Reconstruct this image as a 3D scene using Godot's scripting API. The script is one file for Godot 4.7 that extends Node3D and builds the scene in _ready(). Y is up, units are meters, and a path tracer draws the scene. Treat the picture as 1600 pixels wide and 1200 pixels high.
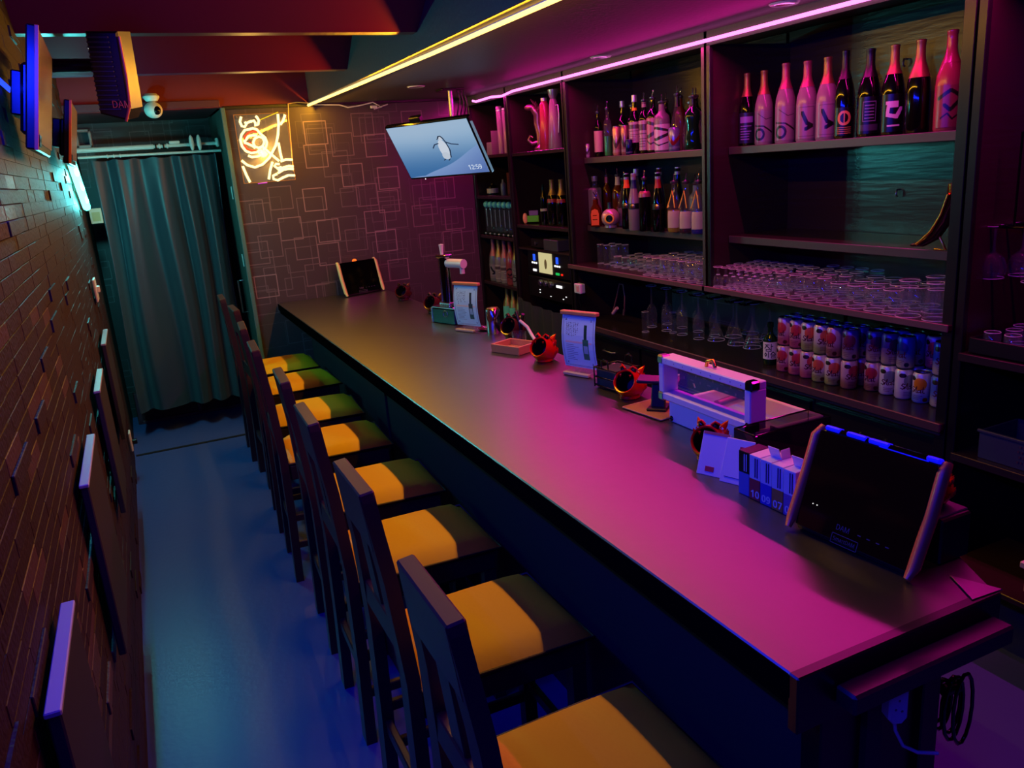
extends Node3D

var used := {}
var mats := {}
var rng := RandomNumberGenerator.new()

# ---------------------------------------------------------------- helpers
class M:
	var V := PackedVector3Array()
	var N := PackedVector3Array()
	var U := PackedVector2Array()
	func tri(a: Vector3, b: Vector3, c: Vector3, na: Vector3, nb: Vector3, nc: Vector3, ua := Vector2.ZERO, ub := Vector2.ZERO, uc := Vector2.ZERO) -> void:
		if (b - a).cross(c - a).dot(na + nb + nc) > 0.0:
			V.append_array([a, c, b]); N.append_array([na, nc, nb]); U.append_array([ua, uc, ub])
		else:
			V.append_array([a, b, c]); N.append_array([na, nb, nc]); U.append_array([ua, ub, uc])
	func quad(a: Vector3, b: Vector3, c: Vector3, d: Vector3, n: Vector3, uv := true) -> void:
		tri(a, b, c, n, n, n, Vector2(0, 1), Vector2(1, 1), Vector2(1, 0))
		tri(a, c, d, n, n, n, Vector2(0, 1), Vector2(1, 0), Vector2(0, 0))
	func box(c: Vector3, s: Vector3, bev := 0.0, x := Transform3D()) -> M:
		var h := s * 0.5
		bev = minf(bev, minf(h.x, minf(h.y, h.z)) * 0.9)
		for ax in 3:
			var b1 := (ax + 1) % 3
			var b2 := (ax + 2) % 3
			for sg in [-1.0, 1.0]:
				var q: Array[Vector3] = []
				for k in [[-1, -1], [1, -1], [1, 1], [-1, 1]]:
					var p := Vector3.ZERO
					p[ax] = sg * h[ax]; p[b1] = k[0] * (h[b1] - bev); p[b2] = k[1] * (h[b2] - bev)
					q.append(x * (c + p))
				var n := Vector3.ZERO
				n[ax] = sg
				quad(q[0], q[1], q[2], q[3], (x.basis * n).normalized())
			if bev > 0.0:
				for s1 in [-1.0, 1.0]:
					for s2 in [-1.0, 1.0]:
						var q2: Array[Vector3] = []
						for k in [[-1, 0], [1, 0], [1, 1], [-1, 1]]:
							var p := Vector3.ZERO
							p[ax] = k[0] * (h[ax] - bev)
							p[b1] = s1 * (h[b1] - (bev if k[1] else 0.0)); p[b2] = s2 * (h[b2] - (0.0 if k[1] else bev))
							q2.append(x * (c + p))
						var n2 := Vector3.ZERO
						n2[b1] = s1; n2[b2] = s2
						quad(q2[0], q2[1], q2[2], q2[3], (x.basis * n2).normalized())
		if bev > 0.0:
			for sx in [-1.0, 1.0]:
				for sy in [-1.0, 1.0]:
					for sz in [-1.0, 1.0]:
						var e := Vector3(sx, sy, sz)
						var p1 := c + e * (h - Vector3(0, bev, bev))
						var p2 := c + e * (h - Vector3(bev, 0, bev))
						var p3 := c + e * (h - Vector3(bev, bev, 0))
						var n3 := (x.basis * e).normalized()
						tri(x * p1, x * p2, x * p3, n3, n3, n3)
		return self
	# profile of (radius, height), outside from the bottom up, inside from the top down
	func lathe(pr: Array, seg := 20, x := Transform3D(), a0 := 0.0, a1 := TAU, sharp := 0.75) -> M:
		var ylo := 1e9
		var yhi := -1e9
		for p in pr:
			ylo = minf(ylo, p.y); yhi = maxf(yhi, p.y)
		var sn: Array[Vector2] = []
		for i in pr.size() - 1:
			var d: Vector2 = pr[i + 1] - pr[i]
			sn.append(Vector2(d.y, -d.x).normalized())
		for i in pr.size() - 1:
			var n0: Vector2 = sn[i]
			var n1: Vector2 = sn[i]
			if i > 0 and sn[i - 1].dot(sn[i]) > sharp: n0 = (sn[i - 1] + sn[i]).normalized()
			if i < sn.size() - 1 and sn[i + 1].dot(sn[i]) > sharp: n1 = (sn[i + 1] + sn[i]).normalized()
			var v0: float = 1.0 - (pr[i].y - ylo) / maxf(yhi - ylo, 1e-6)
			var v1: float = 1.0 - (pr[i + 1].y - ylo) / maxf(yhi - ylo, 1e-6)
			for k in seg:
				var ta := lerpf(a0, a1, float(k) / seg)
				var tb := lerpf(a0, a1, float(k + 1) / seg)
				var ca := Vector3(cos(ta), 0, sin(ta))
				var cb := Vector3(cos(tb), 0, sin(tb))
				var up := Vector3.UP
				var A: Vector3 = x * (ca * pr[i].x + up * pr[i].y)
				var B: Vector3 = x * (cb * pr[i].x + up * pr[i].y)
				var C: Vector3 = x * (cb * pr[i + 1].x + up * pr[i + 1].y)
				var D: Vector3 = x * (ca * pr[i + 1].x + up * pr[i + 1].y)
				var nA := (x.basis * (ca * n0.x + up * n0.y)).normalized()
				var nB := (x.basis * (cb * n0.x + up * n0.y)).normalized()
				var nC := (x.basis * (cb * n1.x + up * n1.y)).normalized()
				var nD := (x.basis * (ca * n1.x + up * n1.y)).normalized()
				var u0 := 1.0 - float(k) / seg
				var u1 := 1.0 - float(k + 1) / seg
				if pr[i].x > 1e-6: tri(A, B, C, nA, nB, nC, Vector2(u0, v0), Vector2(u1, v0), Vector2(u1, v1))
				if pr[i + 1].x > 1e-6: tri(A, C, D, nA, nC, nD, Vector2(u0, v0), Vector2(u1, v1), Vector2(u0, v1))
		return self
	func tube(pts: Array, r, seg := 8, flat := 1.0) -> M:
		var n := pts.size()
		var t0: Vector3 = (pts[1] - pts[0]).normalized()
		var side := t0.cross(Vector3.UP if absf(t0.y) < 0.9 else Vector3.RIGHT).normalized()
		var rings := []
		var nrm := []
		for i in n:
			var t: Vector3 = ((pts[mini(i + 1, n - 1)] - pts[maxi(i - 1, 0)]) as Vector3).normalized()
			side = (side - t * side.dot(t)).normalized()
			var up := t.cross(side)
			var rr: float = r[i] if r is Array else r
			var ring: Array[Vector3] = []
			var nn: Array[Vector3] = []
			for k in seg:
				var a := TAU * k / seg
				var d := side * cos(a) + up * sin(a) * flat
				ring.append(pts[i] + d * rr); nn.append(d.normalized())
			rings.append(ring); nrm.append(nn)
		for i in n - 1:
			for k in seg:
				var k2 := (k + 1) % seg
				tri(rings[i][k], rings[i][k2], rings[i + 1][k2], nrm[i][k], nrm[i][k2], nrm[i + 1][k2])
				tri(rings[i][k], rings[i + 1][k2], rings[i + 1][k], nrm[i][k], nrm[i + 1][k2], nrm[i + 1][k])
		for e in [0, n - 1]:
			var t: Vector3 = (pts[1] - pts[0]).normalized() * -1.0 if e == 0 else (pts[n - 1] - pts[n - 2]).normalized()
			for k in seg:
				tri(pts[e], rings[e][k], rings[e][(k + 1) % seg], t, t, t)
		return self
	# outline in x,y pushed along z from z0 to z1
	func prism(o: PackedVector2Array, z0: float, z1: float, x := Transform3D(), bev := 0.0) -> M:
		if Geometry2D.is_polygon_clockwise(o): o.reverse()
		var ins := inset(o, bev) if bev > 0.0 else o
		var ix := Geometry2D.triangulate_polygon(ins)
		for e in [[z0, -1.0], [z1, 1.0]]:
			var n: Vector3 = (x.basis * Vector3(0, 0, e[1])).normalized()
			for k in range(0, ix.size(), 3):
				var q: Array[Vector3] = []
				for m in 3: q.append(x * Vector3(ins[ix[k + m]].x, ins[ix[k + m]].y, e[0]))
				tri(q[0], q[1], q[2], n, n, n, ins[ix[k]], ins[ix[k + 1]], ins[ix[k + 2]])
		for k in o.size():
			var a := o[k]
			var b := o[(k + 1) % o.size()]
			var n2 := Vector2(b.y - a.y, a.x - b.x).normalized()
			var n := (x.basis * Vector3(n2.x, n2.y, 0)).normalized()
			quad(x * Vector3(a.x, a.y, z0 + bev), x * Vector3(b.x, b.y, z0 + bev), x * Vector3(b.x, b.y, z1 - bev), x * Vector3(a.x, a.y, z1 - bev), n)
			if bev > 0.0:
				var ia := ins[k]
				var ib := ins[(k + 1) % o.size()]
				for e in [[z0, z0 + bev, -1.0], [z1, z1 - bev, 1.0]]:
					quad(x * Vector3(a.x, a.y, e[1]), x * Vector3(b.x, b.y, e[1]), x * Vector3(ib.x, ib.y, e[0]), x * Vector3(ia.x, ia.y, e[0]), (x.basis * Vector3(n2.x, n2.y, e[2])).normalized())
		return self
	func inset(o: PackedVector2Array, d: float) -> PackedVector2Array:
		var r := PackedVector2Array()
		for k in o.size():
			var p := o[(k - 1 + o.size()) % o.size()]
			var c := o[k]
			var q := o[(k + 1) % o.size()]
			var n1 := Vector2(p.y - c.y, c.x - p.x).normalized()
			var n2 := Vector2(c.y - q.y, q.x - c.x).normalized()
			var m := (n1 + n2).normalized()
			r.append(c + m * d / maxf(m.dot(n1), 0.35))
		return r
	func ball(c: Vector3, r: Vector3, seg := 14, x := Transform3D()) -> M:
		var rows := seg / 2 + 1
		for i in rows:
			for k in seg:
				var q: Array[Vector3] = []
				var nn: Array[Vector3] = []
				for e in [[0, 0], [0, 1], [1, 1], [1, 0]]:
					var th: float = PI * (i + e[0]) / rows
					var ph: float = TAU * (k + e[1]) / seg
					var d := Vector3(sin(th) * cos(ph), cos(th), sin(th) * sin(ph))
					q.append(x * (c + d * r)); nn.append((x.basis * (d / r)).normalized())
				if i > 0: tri(q[0], q[1], q[2], nn[0], nn[1], nn[2])
				if i < rows - 1: tri(q[0], q[2], q[3], nn[0], nn[2], nn[3])
				if i == 0: tri(q[0], q[2], q[3], nn[0], nn[2], nn[3])
				if i == rows - 1: tri(q[0], q[1], q[2], nn[0], nn[1], nn[2])
		return self
	func mesh() -> ArrayMesh:
		var a := []
		a.resize(Mesh.ARRAY_MAX)
		a[Mesh.ARRAY_VERTEX] = V; a[Mesh.ARRAY_NORMAL] = N; a[Mesh.ARRAY_TEX_UV] = U
		var m := ArrayMesh.new()
		m.add_surface_from_arrays(Mesh.PRIMITIVE_TRIANGLES, a)
		return m

func numbered(n: String) -> String:
	used[n] = used.get(n, -1) + 1
	return n if used[n] == 0 else "%s_%03d" % [n, used[n]]

func tag(o: Node3D, label: String, category: String, group := "") -> Node3D:
	o.set_meta("label", label); o.set_meta("category", category)
	if group: o.set_meta("group", group)
	return o

func thing(called: String, label: String, category: String, at := Vector3.ZERO, turn := 0.0, group := "") -> Node3D:
	var o := Node3D.new()
	o.name = numbered(called)
	add_child(o)
	o.position = at; o.rotation.y = turn
	return tag(o, label, category, group)

func part(called: String, m, mat: Material, parent: Node3D = null, label := "") -> MeshInstance3D:
	var o := MeshInstance3D.new()
	o.mesh = m.mesh() if m is M else m
	o.material_override = mat
	if parent == null:
		o.name = numbered(called); add_child(o)
	else:
		o.name = called; parent.add_child(o, true)
	if label: o.set_meta("label", label)
	return o

func struct(called: String, m, mat: Material, parent: Node3D = null) -> MeshInstance3D:
	var o := part(called, m, mat, parent)
	if parent == null: o.set_meta("kind", "structure")
	return o

func dup(o: Node3D, base: String, at: Vector3, label: String, group := "", turn := 0.0) -> Node3D:
	var c: Node3D = o.duplicate()
	c.name = numbered(base)
	add_child(c)
	c.position = at; c.rotation.y = turn
	c.set_meta("label", label)
	if group: c.set_meta("group", group)
	return c

func mk(n: String, c: Color, rough := 0.5, metal := 0.0) -> StandardMaterial3D:
	if mats.has(n): return mats[n]
	var m := StandardMaterial3D.new()
	m.resource_name = n; m.albedo_color = c; m.roughness = rough; m.metallic = metal
	mats[n] = m
	return m

func glow(n: String, c: Color, e: float) -> StandardMaterial3D:
	if mats.has(n): return mats[n]
	var m := mk(n, Color(0.02, 0.02, 0.02), 0.5)
	m.emission_enabled = true; m.emission = c; m.emission_energy_multiplier = e
	return m

func pane(n: String, c: Color, alpha: float, rough := 0.03) -> StandardMaterial3D:
	if mats.has(n): return mats[n]
	var m := mk(n, Color(c.r, c.g, c.b, alpha), rough)
	m.transparency = BaseMaterial3D.TRANSPARENCY_ALPHA
	m.metallic_specular = 0.6
	return m

func tex(n: String, im: Image, rough := 0.5, metal := 0.0, glowing := 0.0) -> StandardMaterial3D:
	if mats.has(n): return mats[n]
	var m := mk(n, Color.WHITE, rough, metal)
	var t := ImageTexture.create_from_image(im)
	m.texture_repeat = false
	if glowing > 0.0:
		m.albedo_color = Color(0.01, 0.01, 0.01)
		m.emission_enabled = true; m.emission_texture = t; m.emission_energy_multiplier = glowing
		m.emission = Color.WHITE; m.emission_operator = BaseMaterial3D.EMISSION_OP_MULTIPLY
	else:
		m.albedo_texture = t
	return m

func noise_bump(m: StandardMaterial3D, freq: float, depth: float, scale := 1.0, seed_ := 1) -> StandardMaterial3D:
	var f := FastNoiseLite.new()
	f.seed = seed_; f.frequency = freq
	var t := NoiseTexture2D.new()
	t.noise = f; t.seamless = true; t.width = 256; t.height = 256
	m.heightmap_enabled = true; m.heightmap_texture = t; m.heightmap_scale = depth
	m.uv1_triplanar = true; m.uv1_scale = Vector3.ONE * scale
	return m

func stroke(im: Image, pts: Array, w: int, c: Color) -> void:
	for k in pts.size() - 1:
		var a: Vector2 = pts[k]
		var b: Vector2 = pts[k + 1]
		var n := int(a.distance_to(b) / maxf(1.0, w * 0.3)) + 1
		for i in n + 1:
			var p := a.lerp(b, float(i) / n)
			im.fill_rect(Rect2i(int(p.x - w * 0.5), int(p.y - w * 0.5), w, w), c)

func blob(im: Image, c: Vector2, r: Vector2, col: Color) -> void:
	for y in range(maxi(0, int(c.y - r.y)), mini(im.get_height(), int(c.y + r.y) + 1)):
		var k := 1.0 - pow((y - c.y) / r.y, 2.0)
		if k > 0.0:
			var w := r.x * sqrt(k)
			im.fill_rect(Rect2i(int(c.x - w), y, int(w * 2.0), 1), col)

func frame(im: Image, r: Rect2i, w: int, c: Color) -> void:
	im.fill_rect(Rect2i(r.position.x, r.position.y, r.size.x, w), c)
	im.fill_rect(Rect2i(r.position.x, r.end.y - w, r.size.x, w), c)
	im.fill_rect(Rect2i(r.position.x, r.position.y, w, r.size.y), c)
	im.fill_rect(Rect2i(r.end.x - w, r.position.y, w, r.size.y), c)

func blank(w: int, h: int, c: Color) -> Image:
	var im := Image.create(w, h, false, Image.FORMAT_RGB8)
	im.fill(c)
	return im

func word(called: String, s: String, size: float, mat: Material, parent: Node3D, x: Transform3D, bold := false) -> MeshInstance3D:
	var t := TextMesh.new()
	var f := SystemFont.new()
	f.font_names = PackedStringArray(["Droid Sans"])
	if bold: f.font_weight = 700
	t.font = f; t.text = s; t.font_size = 32; t.pixel_size = size / 24.0; t.depth = size * 0.03
	var o := part(called, t, mat, parent)
	o.transform = x
	return o

func area(called: String, at: Vector3, look: Vector3, size: Vector2, c: Color, e: float) -> void:
	var l := AreaLight3D.new()
	l.name = called
	l.area_size = size; l.light_color = c; l.light_energy = e; l.area_range = 14.0; l.area_attenuation = 2.0
	l.area_normalize_energy = true; l.shadow_enabled = true
	add_child(l)
	l.position = at
	l.basis = Basis.looking_at(look, Vector3.UP if absf(look.normalized().y) < 0.9 else Vector3.RIGHT)

func omni(called: String, at: Vector3, c: Color, e: float, size := 0.03) -> void:
	var l := OmniLight3D.new()
	l.name = called
	l.light_color = c; l.light_energy = e; l.light_size = size; l.omni_range = 14.0; l.omni_attenuation = 2.0; l.shadow_enabled = true
	add_child(l)
	l.position = at

func at(x: float, y: float, z: float) -> Transform3D:
	return Transform3D(Basis(), Vector3(x, y, z))

func turned(deg_yaw: float, deg_pitch: float, deg_roll: float, p: Vector3) -> Transform3D:
	return Transform3D(Basis.from_euler(Vector3(deg_to_rad(deg_pitch), deg_to_rad(deg_yaw), deg_to_rad(deg_roll))), p)

func P2(a: Array) -> PackedVector2Array:
	var r := PackedVector2Array()
	for i in range(0, a.size(), 2): r.append(Vector2(a[i], a[i + 1]))
	return r

func pr(a: Array, kr := 1.0, ky := 1.0) -> Array:
	var r := []
	for i in range(0, a.size(), 2): r.append(Vector2(a[i] * kr, a[i + 1] * ky))
	return r

const AMBER := Color(1.0, 0.7, 0.12)
const MAGENTA := Color(1.0, 0.06, 0.68)
const TEAL := Color(0.38, 0.97, 0.98)
const BLUE := Color(0.05, 0.12, 1.0)
const TOP := 0.8975      # counter top
const SOFFIT := 2.266
const BACK := -6.0
const LEFT := -0.252
const CAB := 2.495       # front plane of the back bar
const ORD := ["first", "second", "third", "fourth", "fifth", "sixth", "seventh", "eighth", "ninth", "tenth", "eleventh", "twelfth", "thirteenth"]

func _ready() -> void:
	rng.seed = 7
	var cam := Camera3D.new()
	cam.name = "camera"
	add_child(cam)
	cam.position = Vector3(0, 1.76, 0)
	cam.rotation_degrees = Vector3(-15.447, -24.2, -4.356)
	cam.fov = 51.39
	cam.near = 0.02; cam.far = 60.0
	cam.current = true
	var we := WorldEnvironment.new()
	we.name = "world"
	var env := Environment.new()
	env.background_mode = Environment.BG_COLOR
	env.background_color = Color.BLACK
	env.tonemap_mode = Environment.TONE_MAPPER_LINEAR
	env.tonemap_exposure = 1.0
	env.sdfgi_enabled = true; env.ssao_enabled = true; env.ssil_enabled = true
	we.environment = env
	add_child(we)
	# lamps: amber strip on the soffit edge, magenta strip on the back bar, teal tube and blue strip on the left wall
	area("amber_strip_light", Vector3(1.325, 2.238, -3.85), Vector3(-1, -0.4, 0), Vector2(4.2, 0.012), AMBER, 3.6)
	area("amber_strip_light_inner", Vector3(1.345, 2.236, -3.85), Vector3(0.5, -1, 0), Vector2(4.2, 0.012), AMBER, 2.0)
	area("magenta_strip_light", Vector3(2.474, 2.212, -3.3), Vector3(-0.42, -1, 0), Vector2(5.2, 0.012), MAGENTA, 4.2)
	for k in 3:
		omni("teal_tube_light", Vector3(-0.205, 1.87 - 0.073 * k, -5.06 - 0.22 * k), TEAL, 0.55, 0.02)
	area("blue_strip_light", Vector3(-0.225, 2.06, -0.9), Vector3(1, -0.45, 0), Vector2(3.0, 0.02), BLUE, 3.6)
	omni("blue_strip_end_light", Vector3(-0.212, 2.13, -2.2), BLUE, 0.4, 0.02)
	area("screen_light", Vector3(1.98, 1.87, -5.16), Basis.from_euler(Vector3(deg_to_rad(31.2), deg_to_rad(-59.1), 0)) * Vector3(0, 0, 1), Vector2(0.68, 0.38), Color(0.65, 0.85, 1.0), 0.35)
	materials()
	room()
	bar_counter()
	back_bar()
	chairs()
	left_side()
	far_end()
	counter_things()
	champagne_shelf()
	spirit_shelves()
	narrow_units()
	glassware()
	cans()
	near_end()

# ---------------------------------------------------------------- materials
func materials() -> void:
	noise_bump(mk("floor vinyl", Color(0.26, 0.33, 0.58), 0.38), 0.05, 0.04, 2.0)
	mats["floor vinyl"].metallic_specular = 0.38
	mk("red wall band", Color(0.5, 0.08, 0.13), 0.5)
	mk("red ceiling paint", Color(0.34, 0.05, 0.2), 0.38).metallic_specular = 0.3
	mk("ceiling slab paint", Color(0.34, 0.05, 0.2), 0.75).specular_mode = BaseMaterial3D.SPECULAR_DISABLED
	noise_bump(mk("soffit paint", Color(0.3, 0.25, 0.24), 0.55), 0.06, 0.08, 2.0)
	mk("black lacquer", Color(0.075, 0.065, 0.07), 0.3)
	noise_bump(mk("counter laminate", Color(0.05, 0.04, 0.045), 0.37), 0.03, 0.03, 1.2)
	mats["counter laminate"].metallic_specular = 1.0
	mats["counter laminate"].clearcoat_enabled = true; mats["counter laminate"].clearcoat = 0.8; mats["counter laminate"].clearcoat_roughness = 0.38
	mk("counter edge", Color(0.06, 0.05, 0.055), 0.35)
	mk("matte edge", Color(0.03, 0.028, 0.03), 0.9).specular_mode = BaseMaterial3D.SPECULAR_DISABLED
	mk("panel paint", Color(0.14, 0.14, 0.17), 0.6)
	var w := mk("back bar wood", Color(0.17, 0.12, 0.115), 0.27)
	noise_bump(w, 0.02, 0.06, 1.0).uv1_scale = Vector3(0.7, 6, 0.7)
	mk("shelf edge", Color(0.26, 0.22, 0.2), 0.4)
	mk("chair wood", Color(0.17, 0.12, 0.12), 0.36)
	var le := noise_bump(mk("seat leather", Color(0.88, 0.68, 0.11), 0.5), 0.09, 0.05, 2.5)
	le.metallic_specular = 0.3
	mk("piping", Color(0.16, 0.05, 0.05), 0.5)
	noise_bump(mk("slate", Color(0.195, 0.135, 0.13), 0.58), 0.08, 0.15, 3.0)
	noise_bump(mk("slate pale", Color(0.31, 0.22, 0.2), 0.5), 0.08, 0.15, 3.0)
	mats["slate"].metallic_specular = 0.3; mats["slate pale"].metallic_specular = 0.35
	mk("grout", Color(0.08, 0.055, 0.055), 0.8)
	mk("curtain cloth", Color(0.13, 0.21, 0.25), 0.5).rim_enabled = true
	mk("white plastic", Color(0.82, 0.82, 0.8), 0.35)
	mk("pale enamel", Color(0.75, 0.78, 0.76), 0.4)
	mk("black plastic", Color(0.035, 0.035, 0.04), 0.35)
	mk("gloss black", Color(0.015, 0.015, 0.02), 0.08)
	mk("chrome", Color(0.85, 0.85, 0.87), 0.12, 1.0)
	mk("steel", Color(0.6, 0.6, 0.62), 0.3, 1.0)
	mk("brass", Color(0.9, 0.68, 0.3), 0.25, 1.0)
	mk("orange trim", Color(0.85, 0.4, 0.22), 0.35)
	mk("cream trim", Color(0.85, 0.78, 0.5), 0.35)
	mk("red glaze", Color(0.8, 0.06, 0.05), 0.12)
	mk("brown glaze", Color(0.3, 0.12, 0.12), 0.14)
	mk("cavity", Color(0.06, 0.03, 0.03), 0.5)
	mk("case white", Color(0.86, 0.82, 0.84), 0.4)
	mk("pale wood", Color(0.72, 0.5, 0.33), 0.5)
	noise_bump(mk("cork", Color(0.6, 0.43, 0.2), 0.8), 0.2, 0.1, 3.0)
	mk("pink cloth", Color(0.85, 0.55, 0.62), 0.85)
	mk("black cloth", Color(0.16, 0.165, 0.17), 0.95)
	mk("dark glass", Color(0.02, 0.022, 0.02), 0.07)
	mk("gold foil", Color(0.62, 0.5, 0.28), 0.38, 0.7)
	mk("pink foil", Color(0.65, 0.35, 0.38), 0.38, 0.5)
	mk("silver foil", Color(0.8, 0.78, 0.8), 0.32, 0.8)
	mk("black foil", Color(0.05, 0.05, 0.05), 0.35)
	mk("red foil", Color(0.6, 0.08, 0.1), 0.4)
	mk("white coat", Color(0.5, 0.45, 0.45), 0.2)
	mk("rose coat", Color(0.55, 0.22, 0.24), 0.2)
	mk("cream label", Color(0.72, 0.64, 0.54), 0.55)
	mk("amber liquor", Color(0.32, 0.12, 0.03), 0.08)
	mk("green glass", Color(0.04, 0.16, 0.07), 0.07)
	mk("green liquor", Color(0.1, 0.55, 0.14), 0.1)
	mk("yellow liquor", Color(0.6, 0.48, 0.1), 0.1)
	mk("blue liquor", Color(0.08, 0.09, 0.45), 0.1)
	mk("plum liquor", Color(0.2, 0.05, 0.09), 0.08)
	mk("frosted bottle", Color(0.4, 0.38, 0.39), 0.3)
	mk("orange label", Color(0.85, 0.35, 0.08), 0.5)
	mk("yellow band", Color(0.9, 0.7, 0.15), 0.4)
	mk("navy", Color(0.05, 0.07, 0.3), 0.4)
	mk("mint", Color(0.4, 0.8, 0.7), 0.3)
	mk("pewter", Color(0.62, 0.45, 0.48), 0.3, 0.85)
	mk("grey device", Color(0.22, 0.22, 0.25), 0.4)
	pane("clear glass", Color(0.9, 0.9, 0.92), 0.02)
	pane("glass edge highlight", Color(0.95, 0.9, 0.92), 0.5, 0.12)
	pane("acrylic", Color(0.9, 0.92, 0.95), 0.05)
	pane("smoked acrylic", Color(0.12, 0.08, 0.09), 0.6)
	glow("amber tube", Color(1.0, 0.76, 0.36), 4.5)
	glow("magenta tube", Color(1.0, 0.45, 0.85), 3.0)
	glow("teal tube", Color(0.3, 1.0, 0.85), 9.0)
	glow("blue tube", Color(0.1, 0.2, 1.0), 3.5)
	glow("neon amber", Color(1.0, 0.84, 0.52), 3.2)
	glow("neon red", Color(1.0, 0.2, 0.08), 1.6)
	glow("neon yellow", Color(1.0, 0.85, 0.1), 1.0)
	glow("neon pink", Color(0.9, 0.1, 0.9), 0.8)
	glow("indicator white", Color(1, 1, 1), 1.2)
	glow("indicator blue", Color(0.15, 0.35, 1.0), 1.2)
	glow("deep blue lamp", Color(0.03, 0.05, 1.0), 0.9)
	glow("indicator red", Color(1.0, 0.1, 0.05), 1.5)
	glow("indicator green", Color(0.1, 0.9, 0.4), 0.6)
	glow("red sign", Color(1.0, 0.16, 0.03), 2.0)
	glow("orange lamp", Color(1.0, 0.4, 0.1), 1.6)
	glow("lit panel", Color(0.9, 0.85, 0.62), 0.75)
	# wallpaper print: outlines of overlapping squares, 600 pixels to the metre on the far wall
	var im := blank(1024, 1024, Color(0.25, 0.2, 0.215))
	for k in 130:
		var r := Rect2i(rng.randi_range(-40, 940), rng.randi_range(-40, 960), 82, 82)
		if k % 3 == 0: r.size = Vector2i(62, 62)
		var t := rng.randf_range(0.03, 0.13)
		frame(im, r, 3 if t > 0.08 else 2, Color(0.25 + t, 0.2 + t, 0.215 + t))
	for s in [[1.23, 2.15, 1], [1.41, 2.06, 0.5], [1.58, 2.19, 0.5], [1.66, 2.04, 0.9], [1.21, 1.99, 0.9], [1.46, 1.84, 1], [1.73, 1.8, 0.9], [1.16, 1.69, 1], [1.55, 1.69, 0.6], [1.71, 1.63, 0.7],
			[1.23, 1.46, 1], [1.59, 1.49, 0.9], [1.66, 1.34, 1], [0.96, 1.5, 0.8], [1.21, 1.29, 0.9], [1.96, 2.19, 0.6], [0.92, 1.72, 0.4], [0.71, 1.64, 0.5], [1.05, 1.35, 0.6], [1.43, 1.37, 0.4],
			[0.8, 1.39, 0.4], [0.7, 1.35, 0.4], [0.73, 1.11, 0.9], [1.1, 1.15, 0.4], [1.73, 1.11, 0.8], [1.97, 1.5, 0.5], [2.23, 1.45, 0.7], [2.2, 1.28, 0.7], [2.17, 1.69, 0.6], [1.16, 1.0, 0.5]]:
		var t: float = 0.08 + s[2] * 0.22
		frame(im, Rect2i(int((s[0] - 0.695) / 2.405 * 1024), int((SOFFIT - s[1]) / SOFFIT * 1024), 70, 74), 3, Color(0.25 + t, 0.2 + t * 0.85, 0.215 + t * 0.85))
	tex("square wallpaper", im, 0.5)
	var im2 := blank(512, 512, Color(0.24, 0.21, 0.22))
	for k in 34:
		var t := rng.randf_range(0.05, 0.2)
		frame(im2, Rect2i(rng.randi_range(-20, 450), rng.randi_range(-20, 450), 82, 82), 3, Color(0.24 + t, 0.21 + t, 0.22 + t))
	var wp := tex("square wallpaper repeat", im2, 0.5)
	wp.uv1_triplanar = true; wp.uv1_world_triplanar = true; wp.uv1_scale = Vector3.ONE * 1.15; wp.texture_repeat = true

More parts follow.
